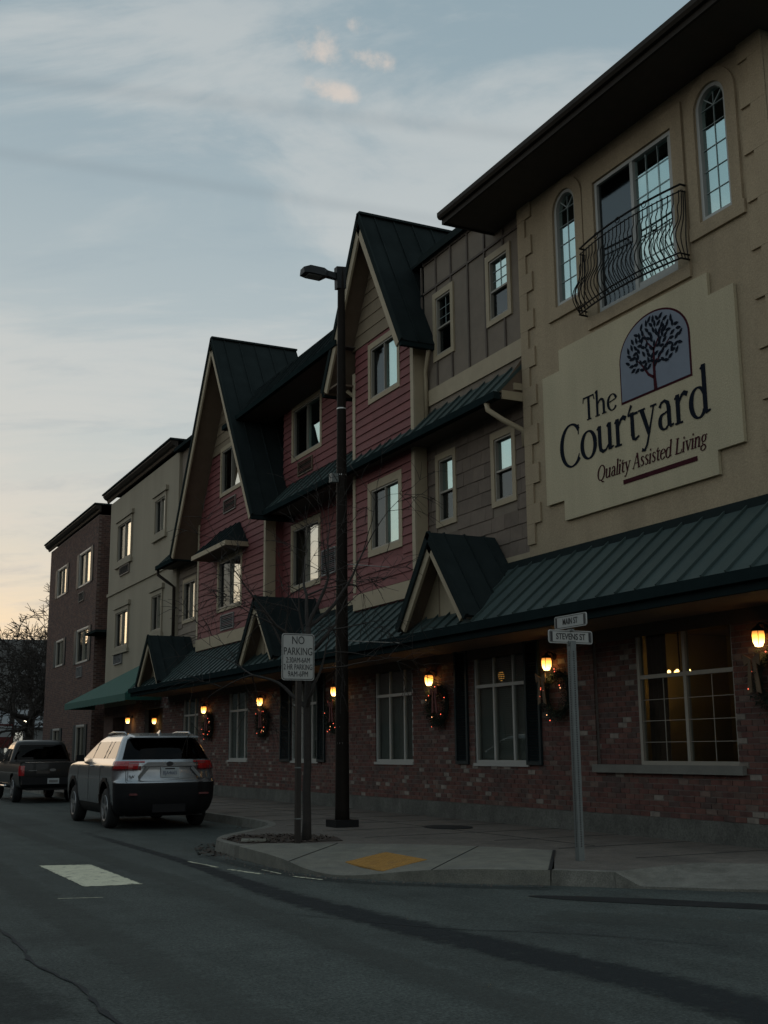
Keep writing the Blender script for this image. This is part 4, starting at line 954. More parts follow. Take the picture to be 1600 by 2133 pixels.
    G = {
     'T': (1.12, [st_(.56, 0, 1.5, .19), sf(.08, 1.04, 1.46, .08), sf(.36, .76, .03), ([(.1, 1.48), (.05, 1.16)], [.06, .05]), ([(1.02, 1.48), (1.08, 1.16)], [.06, .05])]),
     'h': (1.06, [st_(.2, 0, 1.62), hook(.2, 1.58), sf(.02, .40, .03), ([(.27, .72), (.42, .92), (.58, .97), (.72, .9), (.79, .7)], [.05, .09, .13, .16, .17]), st_(.79, 0, .72), sf(.62, 1.0, .03)]),
     'e': (.92, [el(.48, .48, .37, .49, 20, 325, 26, .18, .05), ([(.14, .52), (.80, .62)], [.055, .055])]),
     'C': (1.40, [el(.80, .70, .66, .80, 40, 318, 30, .20, .055), ([(1.30, 1.40), (1.28, 1.02)], [.06, .04]), ([(1.30, .30), (1.22, .12)], [.03, .06])]),
     'o': (1.04, [el(.52, .48, .42, .51, 0, 360, 32, .19, .055)]),
     'u': (1.10, [st_(.2, .28, 1.0), hook(.2, .98), ([(.2, .34), (.24, .12), (.38, .03), (.56, .06), (.76, .24)], [.17, .15, .12, .07, .05]), st_(.82, .02, 1.0), hook(.82, .98), ([(.82, .05), (1.04, .10)], [.09, .05])]),
     'r': (.78, [st_(.2, 0, 1.0), hook(.2, .96), sf(.02, .42, .03), ([(.27, .70), (.42, .92), (.56, .98), (.72, .90)], [.05, .09, .14, .16])]),
     't': (.68, [st_(.3, .2, 1.02), ([(.3, .28), (.34, .08), (.46, .03), (.66, .12)], [.17, .14, .09, .05]), sf(.06, .64, .95, .075), ([(.08, .97), (.3, 1.28)], [.05, .10])]),
     'y': (1.0, [([(.18, .96), (.54, .06)], [.18, .15]), sf(0, .38, .97), ([(.86, .96), (.54, .06), (.40, -.30), (.26, -.46), (.10, -.42)], [.06, .075, .08, .09, .12]), sf(.68, 1.02, .97)]),
     'a': (.94, [st_(.66, .12, .72), ([(.66, .66), (.62, .86), (.46, .97), (.28, .93), (.18, .78)], [.17, .15, .09, .08, .11]), el(.40, .27, .24, .27, 75, 300, 18, .16, .05), ([(.50, .03), (.66, .16)], [.06, .06]), ([(.46, .55), (.66, .60)], [.05, .05]), ([(.66, .16), (.74, .05), (.90, .08)], [.15, .10, .05])]),
     'd': (1.10, [el(.46, .46, .36, .50, 35, 325, 26, .19, .055), st_(.80, .04, 1.66), hook(.80, 1.62), ([(.80, .06), (1.04, .10)], [.10, .05])]),
     'Q': (1.55, [el(.74, .74, .62, .78, 0, 360, 32, .18, .06), ([(.72, .05), (1.05, -.22), (1.42, -.24)], [.06, .13, .05])]),
     'l': (.46, [st_(.2, 0, 1.62), hook(.2, 1.58), sf(.02, .40, .03)]),
     'i': (.46, [st_(.2, 0, 1.0), hook(.2, .96), sf(.02, .40, .03), ([(.12, 1.34), (.30, 1.34)], [.17, .17])]),
     'A': (1.30, [([(.12, 0), (.62, 1.5)], [.07, .07]), ([(.62, 1.5), (1.14, 0)], [.17, .19]), sf(.32, .92, .52, .06), sf(-.02, .30, .03), sf(.94, 1.34, .03)]),
     's': (.76, [([(.62, .78), (.50, .95), (.32, .97), (.18, .86), (.18, .70), (.36, .55), (.56, .40), (.60, .20), (.44, .04), (.24, .03), (.12, .22)], [.05, .06, .08, .12, .15, .17, .17, .14, .08, .06, .05])]),
     'L': (1.14, [st_(.28, 0, 1.5, .18), sf(.06, .50, 1.47), sf(.06, 1.02, .04, .08), ([(1.0, .05), (1.08, .36)], [.06, .05])]),
     'v': (.98, [([(.18, .96), (.52, .02)], [.17, .13]), ([(.52, .02), (.84, .96)], [.07, .06]), sf(0, .36, .97), sf(.66, 1.0, .97)]),
     'n': (1.06, [st_(.2, 0, 1.0), hook(.2, .96), sf(.02, .40, .03), ([(.27, .72), (.42, .92), (.58, .97), (.72, .9), (.79, .7)], [.05, .09, .13, .16, .17]), st_(.79, 0, .72), sf(.62, 1.0, .03)]),
     'g': (.96, [el(.42, .66, .28, .32, 0, 360, 24, .16, .05), ([(.62, .88), (.86, .96)], [.05, .09]), ([(.30, .36), (.22, .22), (.40, .10), (.70, .02)], [.05, .08, .10, .12]), el(.42, -.20, .36, .25, 0, 360, 24, .12, .06)]),
    }
    def word(txt, y0, y1, zbase, xh, mt, slant=0.0, space=.55, bold=1.0):
        tot = 0
        for ch_ in txt: tot += G[ch_][0] if ch_ in G else space
        sx = (y0 - y1) / tot; cur = 0; x = X - .008
        for ch_ in txt:
            if ch_ not in G: cur += space; continue
            adv, strokes = G[ch_]; mb = MB()
            for k, (P, W_) in enumerate(strokes):
                Q = [(y0 - (cur + p[0] + slant * p[1]) * sx, zbase + p[1] * xh) for p in P]
                ribbon(mb, Q, [v * xh * bold for v in W_], x - .0006 * k)
            mb.build('letter', mt, sg); cur += adv
    word('The', 14.30, 13.44, 6.29, .25, 'sign_navy', 0, .5, 1.15)
    word('Courtyard', 14.95, 11.46, 5.70, .42, 'sign_navy', 0, .5, 1.12)
    word('Quality Assisted Living', 14.02, 11.60, 5.29, .145, 'sign_maroon', .22, .5, 1.1)
    MB().box(X - .008, X - .001, 11.80, 13.39, 5.11, 5.175).build('underline', 'sign_maroon', sg)
build_sign()

# ================================================================== TAUPE SIDING WING
XS = 10.71
sh = thing('siding_house', (XS, 17.8, KH), 'taupe wing with board and batten top floor and shingled middle floor beside the tan corner', 'building')
HY0, HY1 = 16.0, 19.66
def SS(y0, y1, z0, z1, X): (a, c), (b, d) = S(y0, z0, X), S(y1, z1, X); return a, b, c, d
ops3 = []; 
for (r_, nm) in ((SS(18.29, 19.09, 8.72, 10.12, XS), 'dark'), (SS(16.27, 17.10, 8.76, 10.11, XS), 'bright')):
    ops3.append((window(sh, XS, *r_, style='hung', grid=True, bright='pane_bright' if nm == 'bright' else 'pane_screen', blind=nm == 'bright'), r_))  # the dark window gets dim glass throughout, painting in the gable roof's reflection
ops2 = []
for r_ in (SS(18.33, 19.10, 5.44, 6.86, XS), SS(16.30, 17.09, 5.45, 6.78, XS)):
    ops2.append((window(sh, XS, *r_, style='hung', bright='pane_bright'), r_))
alls = [o[0] for o in ops3 + ops2]
wall_quads(MB(), XS, HY0 - .3, HY1, 4.2, 11.05, alls, .14).build('wall', 'taupe', sh)
MB().box(XS + .5, XS + 7, HY0 - .3, HY1, 4.0, 10.95).build('core', 'interior', sh)
trims = [o[1] for o in ops3]
for yD in (16.51, 17.14, 17.75, 18.38, 18.97, 19.56):
    y = yD * XS / D; segs = [(8.28, 10.33), (10.38, 10.96)]
    for (za, zb_) in segs:
        cur = [(za, zb_)]
        for t in trims:
            if t[0] - .03 < y < t[1] + .03:
                cur = [s for (p, q) in cur for s in ((p, min(q, t[2])), (max(p, t[3]), q)) if s[1] - s[0] > .03]
        for (p, q) in cur: MB().box(XS - .028, XS + .004, y - .022, y + .022, p, q).build('batten', 'taupe_batten', sh)
MB().box(XS - .03, XS + .004, HY0, HY1, 10.335, 10.378).build('rail_board', 'taupe_batten', sh)
MB().box(XS - .032, XS + .004, HY0, HY1, 10.95, 11.03).build('frieze_board', 'taupe_batten', sh)
MB().box(XS - .10, XS + 7, HY0 - .3, HY1 + .02, 11.05, 11.12).build('roof', 'roof_dark', sh); MB().box(XS - .13, XS - .08, HY0 - .3, HY1, 10.99, 11.14).build('roof_edge', 'cap_metal', sh)
MB().box(XS - .035, XS + .004, HY0, HY1, 7.96, 8.28).build('band_board', 'trim', sh)
MB().box(XS - .035, XS + .004, HY0, HY1, 4.30, 4.54).build('band_board', 'trim', sh)
# shingles
rnd = random.Random(9); z = 4.54; row = 0; trims2 = [o[1] for o in ops2]
while z < 7.6:
    ht = .26; y = HY0 - rnd.uniform(0, .3)
    while y < HY1:
        wd_ = rnd.uniform(.26, .52); a, b = max(y + .003, HY0), min(y + wd_ - .003, HY1); y += wd_
        if b - a < .03: continue
        segs = [(a, b)]
        for t in trims2:
            if t[2] < z + ht - .02 and t[3] > z + .02: segs = [s for (p, q) in segs for s in ((p, min(q, t[0])), (max(p, t[1]), q)) if s[1] - s[0] > .03]
        dz = rnd.uniform(-.004, .004); th = .022 + rnd.uniform(-.004, .004)
        for (p, q) in segs: MB().hexa([(XS - th, p, z + dz), (XS + .003, p, z + dz), (XS + .003, q, z + dz), (XS - th, q, z + dz), (XS - .006, p, z + ht), (XS + .003, p, z + ht), (XS + .003, q, z + ht), (XS - .006, q, z + ht)]).build('shingle', 'shingle', sh)
    z += ht
def downspout(parent, pts, mt, r_=.042, name='downspout'): MB().tube(pts, r_, 6).build(name, mt, parent, True)

# ================================================================== RED GABLED HOUSE
XB, XR = 10.43, 10.90
rh = thing('red_house', (XB, 26.5, KH), 'red clapboard house with two steep dark gables over tan gable ends', 'building')
A0, A1 = 19.62, 22.42; B0, B1 = 27.80, 33.50
wA3 = window(rh, XB, *SS(20.54, 22.04, 8.67, 10.02, XB)); rA3 = SS(20.54, 22.04, 8.67, 10.02, XB)
rA2 = SS(20.51, 22.10, 5.33, 6.92, XB); wA2 = window(rh, XB, *rA2, tw=.15)
rB3 = SS(30.22, 32.10, 8.58, 10.06, XB); wB3 = window(rh, XB, *rB3, bright='pane_far')
rB2 = SS(30.08, 32.20, 5.22, 6.78, XB); wB2 = window(rh, XB, *rB2, bright='pane_far')
rR3 = SS(24.60, 26.50, 8.37, 9.80, XR); wR3 = window(rh, XR, *rR3)
rR2 = SS(24.66, 26.50, 5.12, 6.78, XR); wR2 = window(rh, XR, *rR2, bright='pane_far', tw=.13)
# sheathing
wall_quads(wall_quads(MB(), XB, A0, A1, 4.2, 9.45, [wA3, wA2], .14), XB, 20.02, 22.28, 9.45, 9.98, [wA3], .14, reveal=False).build('wall', 'red_board', rh); wall_quads(wall_quads(MB(), XB, B0, B1, 4.2, 8.05, [wB2], .14), XB, 28.95, 32.25, 8.05, 9.9, [wB3], .14).build('wall', 'red_board', rh); wall_quads(MB(), XR, A1 - .02, B0 + .02, 4.2, 11.2, [wR3, wR2], .14).build('wall', 'red_board', rh)
for (yy, x1_, zt_) in ((A0, XR, 9.45), (A1, XR, 9.45), (B0, XR, 8.1), (B1, XR + .5, 8.1)): MB().poly([(XB, yy, 4.2), (x1_, yy, 4.2), (x1_, yy, zt_), (XB, yy, zt_)]).build('bay_cheek', 'red_board', rh)
MB().box(XR + .5, XR + 7, A0, B1, 4.0, 10.9).build('core', 'interior', rh)
# corner boards, both faces
for (yy, sg_) in ((A0, 1), (A1, -1), (B0, 1), (B1, -1)):
    a, b = sorted((yy, yy + sg_ * .10)); MB().box(XB - .04, XB + .004, a - (.03 if sg_ > 0 else 0), b + (.03 if sg_ < 0 else 0), 4.60, 9.45 if yy < 25 else 8.0).build('corner_board', 'trim_pale', rh)
    a, b = sorted((yy, yy - sg_ * .03)); MB().box(XB + .004, XB + .24, a, b, 4.60, 9.45 if yy < 25 else 8.0).build('corner_board', 'trim', rh)
for (X, p, q) in ((XB, A0 - .03, A1 + .03), (XR, A1 + .03, B0 - .03), (XB, B0 - .03, B1 + .03)): MB().box(X - .045, X + .004, p, q, 4.22, 4.55 if X == XB else 4.60).build('band_board', 'trim', rh)
g_ = .0
trimsA = [rA3, rA2]; planks(rh, XB, A0 + .10, A1 - .10, 4.56, 9.96, trimsA, 'red_board', lim=lambda z: (21.15 - (12.27 - z) / 1.769, 21.15 + (12.27 - z) / 1.769)); planks(rh, XB, B0 + .10, B1 - .10, 4.56, 9.80, [rB3, rB2], 'red_board', lim=lambda z: (30.6 - (12.6 - z) / 1.603, 30.6 + (12.6 - z) / 1.603)); planks(rh, XR, A1, B0, 4.61, 10.3, [rR3, rR2], 'red_board')
def grille(parent, X, y0, y1, z0, z1, mt='grille'):
    gr = frame_ring(MB(), X - .06, X - .005, y0, y1, z0, z1, .03).build('vent_grille', mt, parent)
    z = z0 + .03; 
    lv = MB()
    while z < z1 - .04: lv.hexa([(X - .055, y0 + .03, z), (X - .03, y0 + .03, z + .02), (X - .03, y1 - .03, z + .02), (X - .055, y1 - .03, z), (X - .05, y0 + .03, z + .006), (X - .025, y0 + .03, z + .028), (X - .025, y1 - .03, z + .028), (X - .05, y1 - .03, z + .006)]); z += .045
    lv.build('louvre', mt, gr); MB().box(X - .02, X - .01, y0 + .02, y1 - .02, z0 + .02, z1 - .02).build('backing', 'interior', gr)
a, b, c, d = SS(25.13, 26.04, 7.92, 8.28, XR); grille(rh, XR, a, b, c, d, 'soffit_wood')
a, b, c, d = SS(23.75, 24.55, 5.25, 5.85, XR); grille(rh, XR, a, b, c, d, 'grille_grey')
a, b, c, d = SS(30.66, 31.70, 8.02, 8.42, XB); grille(rh, XB, a, b, c, d)
a, b, c, d = SS(30.67, 31.77, 4.67, 5.11, XB); grille(rh, XB, a, b, c, d, 'grille_grey')
def big_gable(yc, hw, za, zf, xf, xb, xw, zwall, parent):
    k = (za - zf) / hw
    for sgn in (-1, 1):
        n = Vector((0, sgn * (za - zf), hw)).normalized(); a, b = Vector((xf, yc, za)), Vector((xf, yc + sgn * hw, zf)); bk = Vector((xb - xf, 0, 0)); lo = [a, b, b + bk, a + bk]
        sl = MB().hexa([*under(lo, n, .05), *lo]).build('gable_slope', 'roof_dark', parent)
        x = .36
        while xf + x < xb - .02: MB().bar(a + Vector((x, 0, 0)) + n * .015, b + Vector((x, 0, 0)) + n * .015, .022, .034, n).build('seam', 'roof_dark', sl); x += .46
        d = (b - a).normalized()
        MB().bar(a - n * .02 + Vector((-.015, 0, 0)), b - n * .02 + Vector((-.015, 0, 0)), .04, .12, n).build('rake_metal', 'cap_metal', sl)
        MB().bar(a - n * .17 + Vector((.015, 0, 0)) + d * .18, b - n * .17 + Vector((.015, 0, 0)) - d * .06, .045, .17, n).build('rake_board', 'trim', sl)
        MB().hexa(under(lo, n, .12) + under(lo, n, .056)).build('soffit', 'soffit_wood', sl)
        MB().bar(b - n * .06 + Vector((-.01, sgn * -.01, -.02)), b + bk - n * .06 + Vector((0, sgn * -.01, -.02)), .09, .11, (0, 0, 1)).build('eave_board', 'gutter_green', sl)
    MB().bar((xf - .02, yc, za + .02), (xb, yc, za + .02), .16, .05).build('ridge_cap', 'cap_metal', parent)
    dz = .13 * math.sqrt(1 + k * k)
    zb = zwall; hb = (za - dz - zb) / k
    MB().prism([(xw, yc - hb, zb), (xw, yc + hb, zb), (xw, yc, za - dz)], (.05, 0, 0)).build('gable_end', 'tan_board', parent)
    z = zb
    while z < za - dz - .25:
        h1, h2 = (za - dz - z) / k - .02, (za - dz - z - .28) / k - .02
        if h2 < .05: break
        MB().hexa([(xw - .03, yc - h1, z), (xw, yc - h1, z), (xw, yc + h1, z), (xw - .03, yc + h1, z), (xw - .012, yc - h2, z + .284), (xw, yc - h2, z + .284), (xw, yc + h2, z + .284), (xw - .012, yc + h2, z + .284)]).build('gable_board', 'tan_board', parent); z += .28
big_gable(21.15, 1.95, 12.60, 9.15, 9.95, 12.3, XB, 9.97, rh)
big_gable(30.60, 3.60, 12.87, 7.10, 9.75, 12.35, XB, 9.81, rh)
# flat soffit closing the foot of gable A over the recess
MB().box(10.0, XR, A1 - .02, 23.05, 9.16, 9.20).build('soffit', 'soffit_wood', rh)
# steep eave roof above the recess
EXr, EZr = 10.0, 10.12
y = A1 + .3; q_ = 30.0
yy = 22.3
while yy < q_:
    metal_panel(rh, (EXr, yy, EZr + .03), (EXr, yy + .46, EZr + .03), (10.78, yy + .46, 11.16), (10.78, yy, 11.16), 'roof_dark'); yy += .46
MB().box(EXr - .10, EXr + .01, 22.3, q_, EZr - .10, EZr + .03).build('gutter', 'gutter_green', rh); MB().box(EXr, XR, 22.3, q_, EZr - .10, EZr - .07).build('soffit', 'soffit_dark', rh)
MB().box(10.76, XR + 7, 19.66, 33.6, 11.14, 11.2).build('roof', 'roof_dark', rh)
# tiled hood over the middle window of gable B
hd = MB(); e0, e1, hx, hz = 29.10, 32.05, 9.77, 6.80
hd.poly([(hx, e1, hz), (hx, e0, hz), (XB, 29.85, 7.50), (XB, 31.30, 7.50)]); hd.poly([(hx, e0, hz), (XB, e0, hz), (XB, 29.85, 7.50)]); hd.poly([(XB, e1, hz), (hx, e1, hz), (XB, 31.30, 7.50)])
ho = hd.build('window_hood', 'roof_dark', rh)
mb = MB(); mb.box(hx - .02, hx + .03, e0 - .02, e1 + .02, hz - .13, hz - .004); mb.box(hx + .03, XB, e0 - .02, e0 + .03, hz - .13, hz - .004); mb.box(hx + .03, XB, e1 - .03, e1 + .02, hz - .13, hz - .004); mb.build('hood_fascia', 'trim', ho)
MB().box(hx + .03, XB, e0 + .03, e1 - .03, hz - .10, hz - .07).build('hood_soffit', 'soffit_wood', ho)
for k in range(7):
    y = e0 + .2 + k * .41; t = min(1, (y - e0) / .75, (e1 - y) / .75); MB().bar((hx, y, hz + .012), (hx + (XB - hx) * t, y, hz + .70 * t + .012), .02, .03).build('seam', 'roof_dark', ho)
# gutters' downspouts beside the bays
downspout(sh, [(10.60, 19.30, 9.22), (10.58, 19.30, 9.0), (10.62, 19.50, 8.65), (10.64, 19.52, 8.5), (10.64, 19.52, 7.72)], 'trim')
downspout(rh, [(10.3, 22.55, 9.1), (10.75, 22.60, 8.85), (10.80, 22.62, 8.0)], 'trim')

# ------------------------------------------------------------------ middle pent roof
pr = thing('pent_roof', (10.3, 21.6, 7.0), 'narrow dark green pent roof between the upper storeys of the taupe and red fronts', 'roof')
PX, PZ, TX = 10.12, 7.23, 10.96
TZ = PZ + 1.02 * (TX - PX)
def pent(parent, ya, yb):
    y = ya
    while y < yb - .03:
        q = min(y + .46, yb); metal_panel(parent, (PX, y, PZ), (PX, q, PZ), (TX, q, TZ), (TX, y, TZ), 'roof_green'); y += .46
    MB().box(PX - .10, PX + .005, ya, yb, PZ - .14, PZ - .012).build('gutter', 'gutter_green', parent); MB().box(PX + .005, PX + .03, ya, yb, PZ - .14, PZ - .02).build('fascia', 'gutter_green', parent)
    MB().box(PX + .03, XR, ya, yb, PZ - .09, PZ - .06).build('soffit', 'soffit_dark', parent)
pent(pr, 16.04, 27.25)
mb = MB(); mb.bar((PX + .06, 16.02, PZ - .06), (10.68, 16.02, PZ - .06), .03, .15); mb.bar((PX + .3, 16.03, PZ + .12), (10.68, 16.03, PZ + .12), .03, .12); mb.build('end_board', 'trim', pr)
MB().prism([(PX, 16.045, PZ - .02), (10.7, 16.045, PZ - .02), (10.7, 16.045, PZ + .76)], (0, .02, 0)).build('end_panel', 'soffit_wood', pr)
downspout(pr, [(PX - .05, 16.35, PZ - .1), (PX - .03, 16.33, PZ - .26), (10.25, 16.14, PZ - .46), (10.60, 16.06, PZ - .62), (10.62, 16.05, PZ - .9)], 'trim', .05)

# ================================================================== NARROW LINK WING
lw = thing('link_wing', (XS, 34.9, KH), 'narrow taupe wing with one window between the red gable and the tan block', 'building')
rL = SS(34.26, 35.62, 5.24, 6.62, XS); rL3 = (34.5, 35.6, 8.7, 10.0)
wl = window(lw, XS, *rL, bright='pane_far', tw=.10); wl3 = window(lw, XS, *rL3, bright='pane_far')
wall_quads(MB(), XS, 33.5, 36.9, 4.2, 11.0, [wl, wl3], .14).build('wall', 'taupe', lw); MB().box(XS + .5, XS + 7, 33.5, 36.9, 4, 10.9).build('core', 'interior', lw)
MB().box(XS - .25, XS + 7, 33.3, 36.6, 11.0, 11.12).build('roof', 'roof_dark', lw); MB().box(XS - .035, XS + .004, 33.5, 36.6, 4.3, 4.54).build('band_board', 'trim', lw)
pent(lw, 34.1, 36.9)
downspout(lw, [(PX - .03, 36.8, PZ - .1), (PX - .02, 36.8, PZ - .3), (10.35, 36.55, PZ - .55), (10.55, 36.5, PZ - .7), (10.56, 36.5, 4.4)], 'gutter_brown', .05)
planks(lw, XS, 33.55, 36.4, 4.55, 7.0, [rL], 'taupe', .2)

# ================================================================== TAN FLAT-ROOFED BLOCK
fb = thing('flat_roof_building', (D, 41.1, KH), 'plain tan stucco three storey block with flat cornice beyond the red gables', 'building')
F0, F1 = 36.45, 45.85; fo = []
for (y0, y1, z0, z1) in ((42.3, 44.55, 8.38, 10.0), (37.80, 39.25, 8.56, 9.96), (42.4, 44.45, 5.08, 6.62), (37.95, 39.35, 5.24, 6.66)):
    fo.append(window(fb, D, y0, y1, z0, z1, bright='pane_far', trim='stucco_far', tw=.12, proud=.05))
    MB().box(D - .10, D + .01, y0 - .15, y1 + .15, z1 + .02, z1 + .18).build('window_head', 'stucco_far', fb); MB().box(D - .09, D + .01, y0 - .12, y1 + .12, z0 - .16, z0 - .02).build('window_sill', 'stucco_far', fb)
mb = wall_quads(MB(), D, F0, F1, 3.0, 11.02, fo, .14); mb.poly([(D, F0, 3), (D + 8, F0, 3), (D + 8, F0, 11.02), (D, F0, 11.02)]); mb.poly([(D, F1, 3), (D, F1, 11.02), (D + 8, F1, 11.02), (D + 8, F1, 3)]); mb.build('wall', 'stucco_far', fb)
MB().box(D + .5, D + 8, F0 + .1, F1 - .1, .2, 11.0).build('core', 'interior', fb)
MB().box(D - .06, D + .01, F0, F1, 7.28, 7.40).build('band_course', 'stucco_far', fb)
mb = MB(); prof = [(0, .16), (-.06, .18), (-.09, .26), (-.17, .30), (-.25, .40), (-.25, .45), (0, .46)]
mb.prism([(D + a, F0 + .2, 10.98 + b) for a, b in prof], (0, F1 + .45 - F0 - .2, 0)); mb.build('cornice', 'gutter_brown', fb)
MB().box(D - .29, D + 8, F0 + .15, F1 + .5, 11.44, 11.50).build('roof', 'cap_metal', fb)
grille(fb, D, 42.55, 43.95, 7.86, 8.20, 'grille'); grille(fb, D, 43.2, 44.4, 4.55, 4.95, 'grille_grey')
wall_quads(MB(), D + .02, 41.0, F1, -.05, 3.0, [(42.6, 44.4, .15, 2.6)], .5).build('shopfront', 'brick_far', fb)

# green fabric awning by the entrance
aw = thing('fabric_awning', (D, 42, 2.9), 'dark green fabric awning with valance over the entrance of the tan block', 'awning')
aX, aZ = 9.40, 3.20; al, ar = 47.3, 37.75
P = dict(fl=(aX, al, aZ), fr=(aX, ar, aZ), tl=(D - .01, 40.6, 4.30), tr=(D - .01, 38.6, 4.30), wl=(D - .01, al, aZ + .02), wr=(D - .01, ar, aZ + .02))
mb = MB(); mb.poly([P['fl'], P['fr'], P['tr'], P['tl']]); mb.poly([P['fr'], P['wr'], P['tr']]); mb.poly([P['wl'], P['fl'], P['tl']]); mb.build('canopy', 'fabric_green', aw)
mb = MB(); n = 40
for i in range(n):
    y0, y1 = ar + (al - ar) * i / n, ar + (al - ar) * (i + 1) / n; d0, d1 = .22 + .03 * abs(math.sin(i * math.pi / 2)), .22 + .03 * abs(math.sin((i + 1) * math.pi / 2)); mb.poly([(aX, y0, aZ), (aX, y1, aZ), (aX, y1, aZ - d1), (aX, y0, aZ - d0)])
mb.poly([(aX, ar, aZ), (D - .01, ar, aZ), (D - .01, ar, aZ - .22), (aX, ar, aZ - .22)]); mb.poly([(aX, al, aZ), (aX, al, aZ - .22), (D - .01, al, aZ - .22), (D - .01, al, aZ)]); mb.build('valance', 'fabric_green', aw)
mb = MB(); mb.tube([(aX + .02, ar, aZ - .02), (aX + .02, al, aZ - .02)], .018, 6)
for k in range(6): y = ar + .2 + (al - ar - .4) * k / 5; mb.tube([(aX + .02, y, aZ - .02), (D, y, aZ - .02)], .015, 5)
mb.build('frame', 'galv', aw)

# ================================================================== FAR BRICK BLOCK
bb = thing('brick_building', (D, 53, KH), 'far dark red brick three storey block with flat cornice', 'building')
K0, K1 = 47.92, 58.2; bo = []
for (y0, y1, z0, z1) in ((49.1, 51.35, 8.34, 9.85), (54.1, 56.1, 8.46, 9.82), (49.0, 51.3, 5.04, 6.50), (54.1, 55.8, 5.20, 6.42), (49.05, 50.7, 1.0, 2.46), (54.1, 55.7, 1.2, 2.40)):
    bo.append(window(bb, D, y0, y1, z0, z1, bright='pane_far' if z0 > 3 else 'pane_clear', trim='white_vinyl', tw=.06, blind=z0 > 3))
    for (p, q) in ((y0 - .45, y0 - .02), (y1 + .02, y1 + .45)): MB().box(D - .05, D + .01, p, q, z0, z1).build('shutter', 'shutter', bb)
mb = wall_quads(MB(), D, K0, K1, -.05, 11.0, bo, .14); mb.poly([(D, K0, -.05), (D + 8, K0, -.05), (D + 8, K0, 11), (D, K0, 11)]); mb.poly([(D, K1, -.05), (D, K1, 11), (D + 8, K1, 11), (D + 8, K1, -.05)]); mb.build('wall', 'mortar_far', bb)
mb = MB(); z = .02; c = 0; L2, H2 = .20, .068
while z + H2 < 10.98:
    y = K0 - (L2 / 2 if c % 2 else 0)
    while y < K1:
        a, b = max(y, K0), min(y + L2, K1); mid = (a + b) / 2
        if b - a > .04 and not any(o[0] - .06 < mid < o[1] + .06 and o[2] - .05 < z + .03 < o[3] + .05 for o in bo): mb.box(D - .008, D + .01, a, b, z, z + H2)
        y += L2 + .012
    x = D + .005
    if c % 2: x += L2 / 2
    while x < D + 1.6: mb.box(x, x + L2, K0 - .008, K0 + .01, z, z + H2); x += L2 + .012
    z += H2 + .012; c += 1
o = mb.build('brickwork', 'brick_far', bb); o['kind'] = 'stuff'
MB().box(D + .5, D + 8, K0 + .1, K1 - .1, .2, 10.95).build('core', 'interior', bb)
mb = MB(); mb.prism([(D + a, K0 - .3, 10.90 + b) for a, b in prof], (0, K1 - K0 + .75, 0)); mb.build('cornice', 'gutter_brown', bb); MB().box(D - .29, D + 8, K0 - .35, K1 + .5, 11.36, 11.42).build('roof', 'cap_metal', bb)
grille(bb, D, 50.2, 51.2, 7.7, 8.1, 'grille'); grille(bb, D, 50.0, 51.0, 4.45, 4.9, 'grille_grey')
MB().box(D - .4, D + .5, 46.0, K0 - .02, 5.95, 6.05).build('ledge', 'cap_metal', bb)
wall_quads(MB(), D + 2.2, F1 - .1, K0 + .1, 0, 10.9, [], .1).build('recess_wall', 'mortar_far', bb)

# ================================================================== LANTERNS AND WREATHS
def make_lantern():
    t = local_thing('wall_lantern', '', 'wall lamp')
    MB().lathe([(0, -.012), (.055, -.012), (.055, .0), (0, .0)], (0, 0, .10), 12, axis='x').build('backplate', 'iron', t)
    MB().tube([(0, 0, .10), (-.06, 0, .16), (-.13, 0, .17), (-.16, 0, .13)], .011, 6).build('arm', 'iron', t, True)
    MB().lathe([(0, .16), (.03, .13), (.085, .085), (.09, .07), (.075, .07), (0, .10)], (-.16, 0, 0), 10).build('cap', 'iron', t)
    MB().lathe([(.070, .07), (.078, .02), (.070, -.06), (.045, -.115), (.0, -.125)], (-.16, 0, 0), 12).build('glass_shade', 'lantern_glow', t, True)
    MB().lathe([(0, .03), (.02, .01), (.026, -.03), (.0, -.06)], (-.16, 0, -.02), 8).build('bulb', 'lantern_bulb', t, True)
    mb = MB()
    for k in range(4):
        a = math.pi / 4 + k * math.pi / 2; c_, s_ = math.cos(a), math.sin(a); mb.tube([(-.16 + .084 * c_, .084 * s_, .07), (-.16 + .086 * c_, .086 * s_, .02), (-.16 + .076 * c_, .076 * s_, -.07), (-.16 + .01 * c_, .01 * s_, -.135)], .006, 4)
    mb.build('cage', 'iron', t)
    return t
lan = make_lantern()
lan_txt = ['lit wall lantern beside the wide window of the lit room', 'lit wall lantern between the wide window and the green shutters', 'lit wall lantern between the shuttered window and the three pane window', 'lit wall lantern partly behind the street lamp pole', 'lit wall lantern beyond the bare street tree', 'lit wall lantern over the silver SUV roof, by the small window', 'lit wall lantern just right of the entrance door', 'lit wall lantern under the green fabric awning', 'lit wall lantern at the end of the green fabric awning']
lan_y = [(10.98, 2.68, D), (15.63, 2.68, D), (19.55, 2.64, D), (23.95, 2.64, D), (28.65, 2.60, D), (33.30, 2.55, D), (38.6, 2.36, D + .55), (42.1, 2.46, D), (46.6, 2.46, D + .8)]
for i, (y, z, X) in enumerate(lan_y):
    o = lan if i == 0 else copy_tree(lan); yy, zz = S(y, z, X - .16); o.location = (X, yy, zz); o['label'] = lan_txt[i]; o['group'] = 'wall lanterns along the storefront'
    pl = bpy.data.lights.new('lantern_light', 'POINT'); pl.energy = .5; pl.color = (1, .5, .16); pl.shadow_soft_size = .05
    lo = bpy.data.objects.new('lantern_light', pl); COL.objects.link(lo); lo.parent = o; lo.location = (-.16, 0, -.20)
